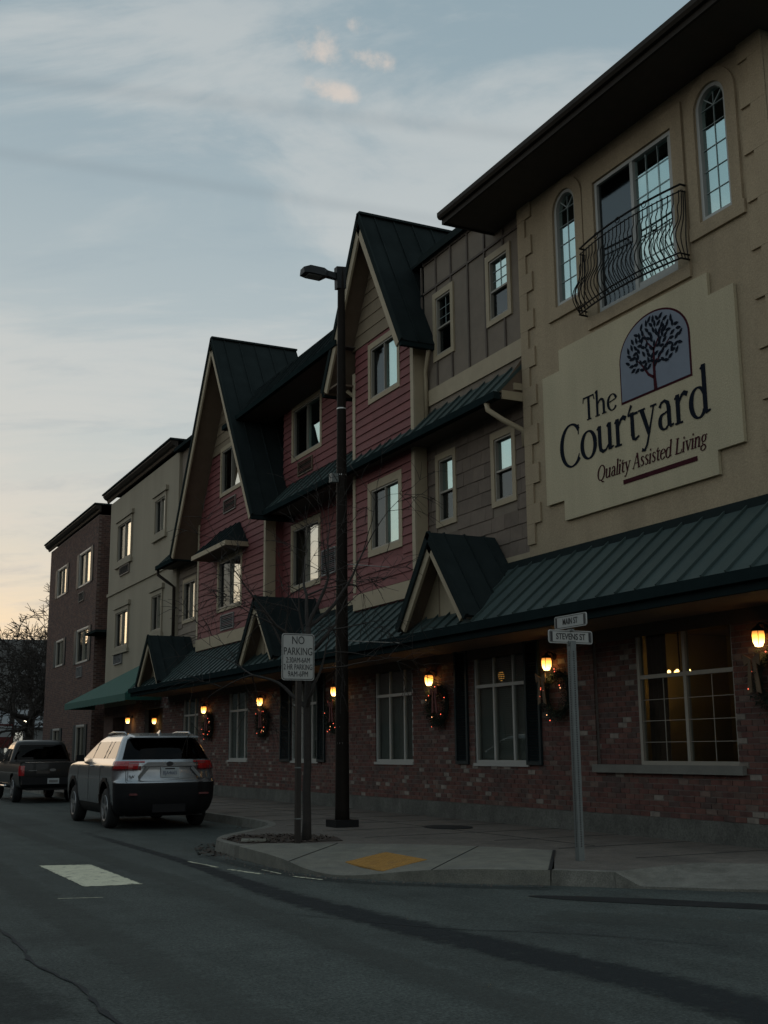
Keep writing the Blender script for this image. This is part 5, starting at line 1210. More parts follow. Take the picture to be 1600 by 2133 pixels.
def make_wreath(seed):
    t = local_thing('wreath', '', 'wreath'); rnd = random.Random(seed); mb = MB()
    for k in range(1500):
        a = rnd.uniform(0, 2 * math.pi); r_ = .24 + rnd.gauss(0, .045); d = rnd.uniform(.0, .10)
        c = Vector((-.02 - d, r_ * math.cos(a), r_ * math.sin(a))); v = Vector((rnd.uniform(-.8, .1), math.cos(a) * rnd.uniform(-.3, 1) - math.sin(a) * rnd.uniform(-1, 1), math.sin(a) * rnd.uniform(-.3, 1) + math.cos(a) * rnd.uniform(-1, 1))).normalized() * rnd.uniform(.04, .085); s_ = v.orthogonal().normalized() * .006
        mb.poly([c - s_, c + s_, c + v])
    mb.build('needles', 'pine', t)['kind'] = 'stuff'
    P = [(-.04, .24 * math.cos(k * math.pi / 12), .24 * math.sin(k * math.pi / 12)) for k in range(25)]; MB().tube(P, .03, 6).build('ring', 'pine', t)
    for k in range(10):
        a = rnd.uniform(0, 2 * math.pi); r_ = .24 + rnd.uniform(-.07, .08); MB().lathe([(0, -.009), (.008, 0), (0, .009)], (-.13, r_ * math.cos(a), r_ * math.sin(a)), 6).build('light_bulb', 'fairy' if rnd.random() < .8 else 'fairy_warm', t)
    return t
wr_txt = ['lit Christmas wreath with tan bow right of the wide window', 'lit Christmas wreath behind the street name sign post', 'lit Christmas wreath left of the green shuttered window', 'lit Christmas wreath behind the street lamp pole', 'lit Christmas wreath with red lights beyond the street tree', 'lit Christmas wreath beside the silver SUV roof']
for i, (y, z) in enumerate(((10.72, 2.14), (15.36, 2.18), (19.20, 2.15), (23.92, 2.10), (28.36, 2.06), (32.80, 2.07))):
    wt = make_wreath(40 + i); yy, zz = S(y, z, D - .07); wt.location = (D - .015, yy, zz); wt['label'] = wr_txt[i]; wt.scale = (1.2, 1.3, 1.3); wt['group'] = 'wreaths below the lanterns'
    bow = MB(); ys = .22 if i in (0, 1) else -.02
    for sgn in (-1, 1):
        bow.prism([(-.14, ys, .20), (-.15, ys + sgn * .11, .26), (-.14, ys + sgn * .10, .14)], (.012, 0, 0)); bow.prism([(-.145, ys + sgn * .01, .19), (-.14, ys + sgn * .05, .19), (-.13, ys + sgn * .09 , -.12), (-.13, ys + sgn * .03, -.10)], (.01, 0, 0))
    bow.build('bow', 'ribbon' if i in (0, 1) else 'ribbon_red', wt)

# ================================================================== STREET LAMP
px_, py_ = 7.97, 17.67
sl2 = thing('street_lamp', (px_, py_, KH), 'tall dark bronze street lamp pole with a flat lamp head', 'street lamp')
MB().lathe([(.0, -.12), (.125, -.12), (.115, .3), (.108, 2), (.092, 5), (.062, 9.42), (.062, 9.5), (0, 9.5)], (px_, py_, KH), 20).build('pole', 'bronze', sl2, True)
MB().box(px_ - .20, px_ + .20, py_ - .20, py_ + .20, KH - .003, KH + .11).build('base', 'bronze_head', sl2)
MB().hexa([(px_ - .10, py_ - .06, 9.26), (px_ + .07, py_ - .06, 9.28), (px_ + .07, py_ + .06, 9.28), (px_ - .10, py_ + .06, 9.26), (px_ - .11, py_ - .06, 9.66), (px_ + .07, py_ - .06, 9.68), (px_ + .07, py_ + .06, 9.68), (px_ - .11, py_ + .06, 9.66)]).build('bracket', 'bronze_head', sl2)
hd_ = MB(); sec = [(-.09, .04, 9.43, 9.55), (-.27, .06, 9.45, 9.56), (-.36, .14, 9.41, 9.57), (-.62, .15, 9.42, 9.575), (-.74, .11, 9.425, 9.53)]
for i in range(len(sec) - 1):
    (a, w1, z1_, t1), (b, w2, z2_, t2) = sec[i], sec[i + 1]
    hd_.hexa([(px_ + a, py_ - w1, z1_), (px_ + b, py_ - w2, z2_), (px_ + b, py_ + w2, z2_), (px_ + a, py_ + w1, z1_), (px_ + a, py_ - w1 * .7, t1), (px_ + b, py_ - w2 * .7, t2), (px_ + b, py_ + w2 * .7, t2), (px_ + a, py_ + w1 * .7, t1)])
hdo = hd_.build('lamp_head', 'bronze_head', sl2)
MB().box(px_ - .66, px_ - .40, py_ - .10, py_ + .10, 9.402, 9.414).build('lens', 'grille_grey', hdo)
def pole_r(z): return .110 - (z - .3) * .0052
for z in (7.09, 5.92, 4.50, 4.36, 4.20, 3.16, 1.72, 1.46): MB().lathe([(pole_r(z) + .001, -.012), (pole_r(z) + .006, -.010), (pole_r(z) + .006, .010), (pole_r(z) + .001, .012)], (px_, py_, z), 16).build('band', 'steel_band', sl2)
for z, ln in ((4.40, .78), (3.12, .95)): MB().tube([(px_ + .09, py_, z), (px_ + .09 + ln, py_ - .05, z - .01)], .008, 6).build('banner_rod', 'steel_band', sl2)
for z in (1.70, 1.47): 
    mb = MB()
    for k in range(5):
        a0, a1 = math.pi * (1.0 + k * .11), math.pi * (1.0 + (k + 1) * .11); r_ = pole_r(z) + .004; mb.poly([(px_ + r_ * math.cos(a0), py_ + r_ * math.sin(a0), z - .03), (px_ + r_ * math.cos(a1), py_ + r_ * math.sin(a1), z - .035), (px_ + r_ * math.cos(a1), py_ + r_ * math.sin(a1), z + .03), (px_ + r_ * math.cos(a0), py_ + r_ * math.sin(a0), z + .025)])
    mb.build('tape', 'steel_band', sl2)
bxo = MB().box(px_ - .21, px_ - .09, py_ - .07, py_ + .05, 5.78, 5.93).build('receptacle_box', 'galv', sl2)

# ================================================================== SIGNS
def text_mesh(txt, size, mt, name, parent, loc, rot, font_bold=0.0, sx=1.0, th=.002):
    cu = bpy.data.curves.new('t', 'FONT'); cu.body = txt; cu.size = size; cu.align_x = 'CENTER'; cu.align_y = 'CENTER'; cu.extrude = th; cu.offset = font_bold
    o = bpy.data.objects.new('t', cu); COL.objects.link(o); bpy.context.view_layer.update()
    me = bpy.data.meshes.new_from_object(o.evaluated_get(bpy.context.evaluated_depsgraph_get())); bpy.data.objects.remove(o); bpy.data.curves.remove(cu)
    me.materials.clear(); me.materials.append(M[mt]); me.transform(Matrix.Diagonal((sx, 1, 1, 1)))
    ob = bpy.data.objects.new(name, me); COL.objects.link(ob); ob.parent = parent; ob.location = Vector(loc) - OFF.get(parent.name, Vector()); ob.rotation_euler = rot; return ob
def rrect(w_, h_, r_, n=6):
    P = []
    for (cx, cy, a0) in ((w_ / 2 - r_, h_ / 2 - r_, 0), (-w_ / 2 + r_, h_ / 2 - r_, 90), (-w_ / 2 + r_, -h_ / 2 + r_, 180), (w_ / 2 - r_, -h_ / 2 + r_, 270)):
        for i in range(n + 1): a = R_(a0 + 90 * i / n); P.append((cx + r_ * math.cos(a), cy + r_ * math.sin(a)))
    return P
SX, SY = 6.06, 14.87
ns = thing('no_parking_sign', (SX, SY, KH), 'white rectangular NO PARKING sign on a dark square post at the kerb', 'sign')
mb = MB(); mb.box(SX - .033, SX + .033, SY - .033, SY + .033, KH - .1, 2.88); mb.build('post', 'post_brown', ns)
for z in (1.12, .46): MB().box(SX - .037, SX + .037, SY - .037, SY + .037, z, z + .015).build('band', 'galv', ns)
cz, cx0 = 2.595, 6.035; fy = SY - .045
pnl = MB().prism([(cx0 + a, fy, cz + b) for a, b in rrect(.475, .63, .04)], (0, .004, 0)).build('panel', 'sign_white', ns)
o1, i1 = rrect(.455, .61, .035), rrect(.435, .59, .028); mb = MB()
for i in range(len(o1)):
    j = (i + 1) % len(o1); mb.poly([(cx0 + o1[i][0], fy - .002, cz + o1[i][1]), (cx0 + i1[i][0], fy - .002, cz + i1[i][1]), (cx0 + i1[j][0], fy - .002, cz + i1[j][1]), (cx0 + o1[j][0], fy - .002, cz + o1[j][1])])
mb.build('border', 'sign_black', pnl)
for txt, zz, sz, sx_ in (('NO', 2.815, .150, .80), ('PARKING', 2.665, .145, .70), ('2:30AM-6AM', 2.548, .105, .62), ('2 HR PARKING', 2.455, .105, .61), ('9AM-6PM', 2.362, .105, .70)): text_mesh(txt, sz, 'sign_black', 'lettering', pnl, (cx0, fy - .003, zz), (R_(90), 0, 0), .0, sx_, .001)
QX, QY = 7.80, 10.98
sn = thing('street_name_sign', (QX, QY, KH), 'galvanised post with two white street name blades', 'street sign')
mb = MB(); mb.box(QX - .036, QX + .036, QY - .036, QY + .036, KH - .1, 2.52); pst = mb.build('post', 'galv', sn)
mb = MB()
for k in range(84):
    z = .3 + k * .0255
    for (dx, dy, ux) in ((0, -.0365, 1), (-.0365, 0, 0)):
        P = [(QX + dx + (.011 * math.cos(t) if ux else 0), QY + dy + (0 if ux else .011 * math.cos(t)), z + .011 * math.sin(t)) for t in (0, 1.05, 2.09, 3.14, 4.19, 5.24)]; mb.poly(P)
mb.build('post_hole', 'sign_black', pst)['kind'] = 'stuff'
MB().box(QX - .05, QX + .05, QY - .02, QY + .02, 2.49, 2.54).build('bracket', 'galv', sn); MB().box(QX - .02, QX + .02, QY - .04, QY + .04, 2.655, 2.675).build('bracket', 'galv', sn)
def blade(cx, cy, cz, w_, h_, txt, rotz, par):
    e = MB(); 
    M_ = Matrix.Translation((cx, cy, cz)) @ Matrix.Rotation(rotz, 4, 'Z')
    def tp(P, y): return [M_ @ Vector((a, y, b)) for a, b in P]
    e.prism(tp(rrect(w_, h_, .028), -.006), M_.to_3x3() @ Vector((0, .012, 0))); bo_ = e.build('blade', 'sign_white', par)
    o1, i1 = rrect(w_ - .022, h_ - .022, .022), rrect(w_ - .034, h_ - .034, .016); mb = MB()
    for s_ in (-1, 1):
        A, B = tp(o1, s_ * .0075), tp(i1, s_ * .0075)
        for i in range(len(A)): j = (i + 1) % len(A); mb.poly([A[i], B[i], B[j], A[j]])
        for sx_ in (-1, 1):
            mb.poly(tp([(sx_ * (w_ / 2 - .055), -h_ / 2 + .02), (sx_ * (w_ / 2 - .022), -h_ / 2 + .02), (sx_ * (w_ / 2 - .022), h_ / 2 - .02), (sx_ * (w_ / 2 - .055), h_ / 2 - .02)], s_ * .0072))
    mb.build('border', 'sign_black', bo_)
    p = M_ @ Vector((0, -.009, 0)); text_mesh(txt, .098, 'sign_black', 'lettering', bo_, p, (R_(90), 0, rotz), .001, .78, .001)
blade(7.79, QY, 2.585, .60, .15, 'STEVENS ST', R_(0), sn)
blade(QX, QY, 2.765, .62, .15, 'MAIN ST', R_(-90), sn)
bpy.data.objects['street_name_sign']

# ================================================================== TREES
def tree(name, loc, label, height, fork, r0, seed, spread, levels, mt, droop=0.0, nmain=5, lean=(0, 0), grp=None, twig=1.0, minr=.004, seglen=.22, upb=.35, kids=(3, 5), keep=None):
    t = thing(name, loc, label, 'tree', grp); rnd = random.Random(seed); base = Vector(loc)
    top = base + Vector((lean[0], lean[1], fork))
    P = [base + Vector((lean[0] * k / 8 + rnd.uniform(-.01, .01), lean[1] * k / 8 + rnd.uniform(-.01, .01), -.1 + (fork + .1) * k / 8)) for k in range(9)]; P[-1] = top
    MB().tube(P, [r0 * (1.25 - .45 * k / 8 if k else 1.5) for k in range(9)], 9).build('trunk', mt, t, True)
    mb = MB()
    def grow(p, d, ln, r_, lev):
        n = max(3, int(ln / seglen)); Q = [p]; Rr = [r_]; dd = d.copy(); kidsp = []
        for i in range(n):
            dd = (dd + Vector((rnd.uniform(-.22, .22), rnd.uniform(-.22, .22), rnd.uniform(-.16, .18) + upb * .12 - droop * .12 * lev))).normalized()
            q1 = Q[-1] + dd * ln / n
            if keep is not None and q1.y < keep: q1.y = keep + (keep - q1.y) * .2
            Q.append(q1); Rr.append(max(minr * .6, r_ * (1 - .72 * (i + 1) / n))); kidsp.append((Q[-1].copy(), dd.copy(), Rr[-1]))
        mb.tube(Q, Rr, 6 if lev < 2 else (4 if lev < 3 else 3), cap=False)
        if lev >= levels: return
        for k in range(rnd.randint(*kids)):
            q, qd, qr = kidsp[rnd.randint(n // 3, n - 1)]
            ax = qd.orthogonal().normalized(); ax.rotate(Matrix.Rotation(rnd.uniform(0, 6.283), 3, qd)); nd = (qd * rnd.uniform(.5, 1) + ax * rnd.uniform(.5, 1.0)).normalized()
            grow(q, nd, ln * rnd.uniform(.45, .72) * twig, max(minr, qr * .72), lev + 1)
        grow(kidsp[-1][0], kidsp[-1][1], ln * .6, max(minr, kidsp[-1][2]), lev + 1)
    for k in range(nmain):
        a = 2 * math.pi * k / nmain + rnd.uniform(-.4, .4); e = rnd.uniform(*spread)
        d = Vector((math.cos(a) * math.sin(e), math.sin(a) * math.sin(e), math.cos(e))); st0 = top if k < 3 else P[5 + k % 3]
        grow(st0, d, (height - fork) * rnd.uniform(.50, .68), r0 * .62, 1)
    mb.build('crown', mt, t, True); return t
tree('street_tree', (6.335, 15.22, KH), 'slim bare street tree growing from the soil bed behind the no parking sign', 5.3, 2.9, .050, 21, (.25, 1.2), 4, 'bark', .35, 9, (0.03, .05), None, 1.05, .005, .16, .35, (2, 4), 14.97)
tree('far_tree', (11.2, 66, KH), 'broad bare spreading tree beyond the far brick block', 8.9, 3.4, .26, 8, (.5, 1.35), 5, 'bark_far', .2, 9, (.2, 0), None, 1.0, .022, .4, .30, (4, 5))

# ================================================================== FAR BACKGROUND
hs = thing('grey_house', (16, 95, 0), 'low pale grey house with sloped roof far behind the bare tree', 'building')
MB().box(9, 24, 92, 104, 0, 3.3).build('wall', 'far_wall', hs)
MB().prism([(8.3, 91.4, 3.2), (8.3, 104.6, 3.2), (8.3, 98, 4.7)], (16.5, 0, 0)).build('roof', 'far_roof', hs)
for x in (11, 14, 17): w_ = MB().box(x, x + 1.3, 91.95, 92.02, 1.3, 2.9).build('window', 'pane_far', hs); frame_ring(MB(), 0, 0, 0, 0, 0, 0, 0); MB().box(x - .1, x + 1.4, 91.93, 92.0, 1.15, 1.28).build('sill', 'white_vinyl', w_)
cp = thing('carport', (14, 86, 0), 'open carport with a pale metal roof in front of the grey house', 'carport')
MB().hexa([(11.5, 84, 2.7), (18, 84, 3.5), (18, 90, 3.5), (11.5, 90, 2.7), (11.5, 84, 2.85), (18, 84, 3.65), (18, 90, 3.65), (11.5, 90, 2.85)]).build('roof', 'far_roof', cp)
for (x, y, z) in ((11.8, 84.3, 2.8), (17.7, 84.3, 3.5), (11.8, 89.7, 2.8), (17.7, 89.7, 3.5)): MB().box(x - .08, x + .08, y - .08, y + .08, 0, z).build('post', 'far_roof', cp)
up = thing('wooden_pole', (11.65, 74, 0), 'plain dark wooden pole beside the bare tree', 'pole'); MB().lathe([(.17, -.2), (.15, 2.5), (.13, 5.3), (0, 5.32)], (11.65, 74, 0), 10).build('shaft', 'bark_far', up, True); MB().box(11.45, 11.85, 73.92, 74.08, 5.0, 5.12).build('crossarm', 'bark_far', up)
fl = thing('flood_light', (14.1, 83.5, 0), 'bright floodlight on a short mast before the carport', 'lamp'); MB().tube([(14.1, 83.5, 0), (14.1, 83.5, 3.5)], .05, 6).build('mast', 'far_roof', fl)
fh = MB().hexa([(13.9, 83.35, 3.4), (14.3, 83.35, 3.4), (14.3, 83.6, 3.45), (13.9, 83.6, 3.45), (13.9, 83.3, 3.65), (14.3, 83.3, 3.65), (14.3, 83.6, 3.65), (13.9, 83.6, 3.65)]).build('lamp_head', 'bronze_head', fl); MB().box(13.92, 14.28, 83.28, 83.33, 3.40, 3.64).build('lens', 'flood', fh)
ps = thing('roadside_sign', (10.2, 68, 0), 'small pale red roadside board near the wooden pole', 'sign'); MB().box(9.9, 10.75, 67.97, 68.0, 1.6, 2.9).build('panel', 'ribbon_red', ps); MB().box(10.28, 10.36, 68.0, 68.06, 0, 2.8).build('post', 'galv', ps); MB().box(9.95, 10.70, 67.955, 67.965, 2.2, 2.8).build('print', 'plate', ps)
# low row across the street, out of frame, mirrored in the ground floor glass
ob = thing('shop_row', (-17, 30, 0), 'low dark brick shop row across the street', 'building')
MB().box(-26, -17, -20, 85, 0, 8.2).build('wall', 'brick_far', ob); MB().box(-17.2, -16.9, -20.1, 85.1, 8.0, 8.4).build('cornice', 'soffit_wood', ob)
for k in range(14): y = -16 + k * 7; w_ = frame_ring(MB(), -17.05, -16.93, y, y + 4.4, .6, 3.2, .12).build('shop_window', 'gutter_brown', ob); MB().box(-17.0, -16.97, y + .1, y + 4.3, .7, 3.1).build('pane', 'interior', w_)
MB().box(-16.8, -12, -60, 120, .0, .14).build('far_pavement', 'walk')['kind'] = 'structure'

# ================================================================== VEHICLES
def catmull(rows, k):
    out = []
    for i in range(len(rows) - 1):
        p0, p1, p2, p3 = rows[max(i - 1, 0)], rows[i], rows[i + 1], rows[min(i + 2, len(rows) - 1)]
        for j in range(k):
            t = j / k; out.append([.5 * ((2 * b) + (-a + c) * t + (2 * a - 5 * b + 4 * c - d) * t * t + (-a + 3 * b - 3 * c + d) * t ** 3) for a, b, c, d in zip(p0, p1, p2, p3)])
    out.append(list(rows[-1])); return out
def contour(z, yr, yf, w_, rr, rf, bul, nR=24, nC=7, nS=64, nF=14):
    P = []
    rr = min(rr, w_ * .95, (yf - yr) * .45); rf = min(rf, w_ * .95, (yf - yr) * .45)
    for i in range(nR): x = -(w_ - rr) + 2 * (w_ - rr) * i / nR; P.append((x, yr - bul * (1 - (x / max(w_, .01)) ** 2), 'r'))
    for i in range(nC): a = R_(-90 + 90 * i / nC); P.append((w_ - rr + rr * math.cos(a), yr + rr + rr * math.sin(a), 'rc'))
    for i in range(nS): P.append((w_, yr + rr + (yf - rf - yr - rr) * i / nS, 's'))
    for i in range(nC): a = R_(90 * i / nC); P.append((w_ - rf + rf * math.cos(a), yf - rf + rf * math.sin(a), 'fc'))
    for i in range(nF): x = (w_ - rf) - 2 * (w_ - rf) * i / nF; P.append((x, yf + bul * (1 - (x / max(w_, .01)) ** 2), 'f'))
    for i in range(nC): a = R_(90 + 90 * i / nC); P.append((-(w_ - rf) + rf * math.cos(a), yf - rf + rf * math.sin(a), 'fc'))
    for i in range(nS): P.append((-w_, yf - rf - (yf - rf - yr - rr) * i / nS, 's'))
    for i in range(nC): a = R_(180 + 90 * i / nC); P.append((-(w_ - rr) + rr * math.cos(a), yr + rr + rr * math.sin(a), 'rc'))
    return [(x, y, z, g) for x, y, g in P]
def loft(levels, classify, sub=4):
    lv = catmull(levels, sub); rows = [contour(*l) for l in lv]; groups = {}
    for i in range(len(rows) - 1):
        n = len(rows[i])
        for k in range(n):
            q = [rows[i][k], rows[i][(k + 1) % n], rows[i + 1][(k + 1) % n], rows[i + 1][k]]
            c = [sum(p[j] for p in q) / 4 for j in range(3)]; key = classify(*c, rows[i][k][3])
            if key is None: continue
            keys = key if isinstance(key, tuple) and isinstance(key[0], tuple) else (key,)
            for kk in keys:
                nm, mt, off = kk
                cx, cy = c[0], c[1]; v = Vector((q[1][0] - q[0][0], q[1][1] - q[0][1], q[1][2] - q[0][2])).cross(Vector((q[3][0] - q[0][0], q[3][1] - q[0][1], q[3][2] - q[0][2])))
                if v.length > 1e-9: v.normalize()
                groups.setdefault((nm, mt), MB()).poly([tuple(Vector(p[:3]) + v * off) for p in q])
    groups.setdefault('top', rows[-1]); groups['bottom'] = rows[0]
    return groups
def weld(o, d=.0008):
    import bmesh
    bm = bmesh.new(); bm.from_mesh(o.data); bmesh.ops.remove_doubles(bm, verts=bm.verts, dist=d); bmesh.ops.recalc_face_normals(bm, faces=bm.faces); bm.to_mesh(o.data); bm.free()
def wheel(root, x, y, r_, wd, side, spokes=5):
    t = MB().lathe([(r_ * .62, -wd / 2 + .01), (r_ * .86, -wd / 2), (r_ * .96, -wd / 2 + .02), (r_, -wd / 2 + .05), (r_, wd / 2 - .05), (r_ * .96, wd / 2 - .02), (r_ * .86, wd / 2), (r_ * .62, wd / 2 - .01)], (x, y, r_), 28, axis='x').build('wheel', 'tyre', root, True)
    xs = x + side * (wd / 2 - .015); mb = MB()
    mb.lathe([(r_ * .66, 0), (r_ * .64, side * .018), (r_ * .58, side * .012), (r_ * .56, -side * .05)], (xs, y, r_), 28, axis='x')
    for k in range(spokes):
        a = 2 * math.pi * k / spokes + .3; d = Vector((0, math.cos(a), math.sin(a))); mb.bar(Vector((xs - side * .01, y, r_)) + d * .03, Vector((xs, y, r_)) + d * r_ * .62, .055, .025, (1, 0, 0))
    mb.lathe([(0, side * .012), (.05, side * .008), (.055, -side * .02)], (xs, y, r_), 12, axis='x'); mb.build('rim', 'rim', t)
    MB().lathe([(r_ * .57, 0), (0, 0)], (xs - side * .06, y, r_), 20, axis='x').build('brake_disc', 'sign_black', t)
def suv(loc):
    t = local_thing('parked_suv', 'silver grey SUV parked at the kerb with red tail lights', 'car')
    ax = (-1.33, 1.36); wr = .355
    lev = [(.24, -2.10, 2.05, .80, .34, .35, .05), (.34, -2.22, 2.20, .875, .34, .4, .07), (.48, -2.285, 2.27, .915, .34, .42, .08), (.62, -2.30, 2.30, .925, .34, .45, .09), (.735, -2.30, 2.30, .93, .34, .45, .09), (.78, -2.255, 2.29, .93, .34, .45, .09), (.90, -2.225, 2.25, .925, .36, .48, .09), (.99, -2.225, 2.15, .915, .36, .5, .09), (1.045, -2.215, 1.70, .895, .36, .5, .09), (1.10, -2.17, 1.08, .865, .34, .3, .09), (1.22, -2.09, .80, .82, .32, .24, .08), (1.36, -1.99, .53, .768, .30, .22, .08), (1.49, -1.89, .26, .715, .28, .2, .07), (1.575, -1.82, .05, .67, .28, .2, .07), (1.63, -1.74, -.12, .615, .28, .2, .07), (1.665, -1.55, -.30, .50, .18, .2, .05), (1.68, -1.25, -.5, .30, .12, .12, .03)]
    def cl(x, y, z, g):
        if g == 's' and any((y - a) ** 2 + (z - wr) ** 2 < (wr + .045) ** 2 for a in ax): return None
        if g in ('s', 'rc', 'fc') and any((y - a) ** 2 + (z - wr) ** 2 < (wr + .105) ** 2 for a in ax) and z < .85: return ('arch_trim%d' % ((x > 0) + 2 * (y > 0)), 'cladding', .012)
        if g in ('r', 'rc') and z < .735: return ('rear_bumper', 'cladding', 0)
        if z < .40: return ('sill_trim', 'cladding', 0)
        if g == 's' and 1.115 < z < 1.50:
            ra = -1.86 + (z - 1.115) * .42; fa = .78 - (z - 1.115) * 1.55
            if ra < y < fa:
                for (p, q) in ((-1.19 - (z - 1.1) * .12, -1.15 - (z - 1.1) * .12), (-.98, -.93), (-.06, .0)):
                    if p < y < q: return ('pillar_trim%s%d' % ('l' if x < 0 else 'r', int(y < -1.1) + int(y < -.5)), 'cladding', .003)
                sd = 'l' if x < 0 else 'r'; k = 0 if y < -1.15 else (1 if y < -.95 else (2 if y < -.03 else 3)); return ('side_window%s%d' % (sd, k), 'car_glass', .002)
            if ra - .035 < y < fa + .04 and 1.10 < z < 1.52: return ('window_trim', 'cladding', .002)
        if g in ('r', 'rc') and 1.10 < z < 1.53 and abs(x) < .80 - (z - 1.1) * .42: return ('rear_window', 'car_glass_rear', .002)
        if g in ('f', 'fc') and 1.12 < z < 1.53 and abs(x) < .78 - (z - 1.1) * .4: return ('windscreen', 'car_glass', .002)
        b = ('body', 'car_silver', 0)
        if g in ('r', 'rc') and abs(x) > .46 and (1.04 if abs(x) < .66 else 1.005) < z < 1.075: return (b, ('taillight%d' % (x > 0), 'tail_red', .012))
        if g in ('rc', 's') and y < -1.80 and .955 < z < 1.03 and y < -1.98: return (b, ('taillight%d' % (x > 0), 'tail_red', .012))
        if g in ('r', 'rc') and abs(x) > .50 and .925 < z < .985: return (b, ('taillight_lower%d' % (x > 0), 'tail_dark', .010))
        return b
    G = loft(lev, cl); top = G.pop('top'); bot = G.pop('bottom')
    G[('body', 'car_silver')].poly([p[:3] for p in top]); G[('sill_trim', 'cladding')].poly([p[:3] for p in reversed(bot)])
    for (nm, mt), mb in G.items():
        base = nm.rstrip('0123').replace('side_windowl', 'side_window').replace('side_windowr', 'side_window').replace('pillar_triml', 'pillar_trim').replace('pillar_trimr', 'pillar_trim')
        o = mb.build(base, mt, t, True); weld(o)
    MB().box(-.66, .66, -1.9, .2, .72, 1.05).build('cabin', 'interior', t)
    for a in ax:
        for s_ in (-1, 1): wheel(t, s_ * .80, a, wr, .225, s_)
        MB().box(-.78, .78, a - .42, a + .42, .30, .82).build('wheel_well', 'sign_black', t)
    MB().box(-.72, .72, -2.0, 2.0, .22, .5).build('underbody', 'sign_black', t)
    MB().hexa([(-.60, -2.10, 1.565), (.60, -2.10, 1.565), (.64, -1.72, 1.60), (-.64, -1.72, 1.60), (-.58, -2.09, 1.60), (.58, -2.09, 1.60), (.60, -1.70, 1.655), (-.60, -1.70, 1.655)]).build('spoiler', 'car_silver', t)
    for s_ in (-1, 1): MB().tube([(s_ * .60, -1.55, 1.64), (s_ * .61, -1.45, 1.69), (s_ * .62, -.6, 1.71), (s_ * .61, -.25, 1.67), (s_ * .60, -.15, 1.62)], .02, 6).build('roof_rail', 'car_silver', t, True)
    MB().hexa([(-.02, -1.62, 1.655), (.02, -1.62, 1.655), (.02, -1.42, 1.66), (-.02, -1.42, 1.66), (-.006, -1.66, 1.735), (.006, -1.66, 1.735), (.006, -1.58, 1.735), (-.006, -1.58, 1.735)]).build('antenna_fin', 'car_silver', t)
    for s_ in (-1, 1):
        MB().hexa([(s_ * .90, .50, 1.06), (s_ * 1.08, .46, 1.06), (s_ * 1.08, .60, 1.06), (s_ * .90, .66, 1.06), (s_ * .92, .50, 1.21), (s_ * 1.07, .46, 1.20), (s_ * 1.06, .60, 1.19), (s_ * .92, .64, 1.20)]).build('mirror', 'cladding', t)
        for y in (-.25, -1.05): MB().tube([(s_ * .925, y - .1, .985), (s_ * .95, y - .08, .985), (s_ * .95, y + .08, .985), (s_ * .925, y + .1, .985)], .014, 6).build('door_handle', 'car_silver', t, True)
        MB().box(s_ * .62 - .10, s_ * .62 + .10, -2.35, -2.31, .555, .585).build('reflector', 'tail_dark', t)
        for y in (-.95, .0, .95): MB().box(s_ * .931 - .002, s_ * .931 + .002, y - .004, y + .004, .42, 1.0).build('door_seam', 'sign_black', t)
    # hatch: garnish under the window, plate recess, plate, badges, wiper
    MB().prism([(-.50, -2.325, .985), (-.40, -2.328, 1.055), (.40, -2.328, 1.055), (.50, -2.325, .985)], (0, .03, 0)).build('garnish', 'car_silver', t)
    MB().box(-.50, .50, -2.331, -2.27, .972, .982).build('garnish_line', 'sign_black', t)
    for s_ in (-1, 1): MB().bar((s_ * .40, -2.330, .965), (s_ * .56, -2.345, .82), .02, .05, (0, 0, 1)).build('plate_recess_edge', 'grille_grey', t); MB().box(s_ * .77 - .003, s_ * .77 + .003, -2.262, -2.24, .76, .99).build('hatch_seam', 'sign_black', t)
    pl = MB().box(-.165, .165, -2.348, -2.335, .815, .965).build('licence_plate', 'plate', t); text_mesh('BJA4665', .088, 'plate_text', 'lettering', pl, (0, -2.3495, .88), (R_(90), 0, 0), .001, .85, .0005); MB().box(-.09, .09, -2.3495, -2.3485, .935, .955).build('plate_frame', 'sign_black', pl)
    MB().lathe([(0, 0), (.052, .0), (.052, .008), (0, .008)], (0, 0, 0), 18, axis='x')
    MB().prism([(.062 * math.cos(k * math.pi / 10), -2.335, 1.022 + .042 * math.sin(k * math.pi / 10)) for k in range(20)], (0, .008, 0)).build('emblem', 'sign_black', t)
    text_mesh('RAV4', .06, 'sign_black', 'lettering', t, (-.63, -2.262, .83), (R_(90), 0, R_(-4)), .001, 1.3, .001)
    MB().bar((-.02, -2.20, 1.13), (.40, -2.155, 1.17), .02, .02).build('wiper', 'sign_black', t)
    MB().box(-.30, .30, -2.345, -2.29, .30, .42).build('skid_plate', 'cladding', t)
    def zm(z):
        K = ((0, 0), (.30, .30), (.735, .81), (.985, 1.10), (1.10, 1.215), (1.55, 1.59), (1.75, 1.75))
        for (a, b), (c, d) in zip(K, K[1:]):
            if z <= c: return b + (d - b) * (z - a) / (c - a)
        return z
    for ch in t.children:
        if ch.name.startswith('wheel') or ch.name.startswith('lettering'): continue
        for o in (ch, *ch.children):
            if o.name.startswith('lettering'): continue
            for v in o.data.vertices: v.co.z = zm(v.co.z)
    for ch in [*t.children, *[c for k in t.children for c in k.children]]:
        if ch.name.startswith('lettering'): ch.location.z = zm(ch.location.z)
    t.location = loc; return t
suv((6.06, 23.25, 0))
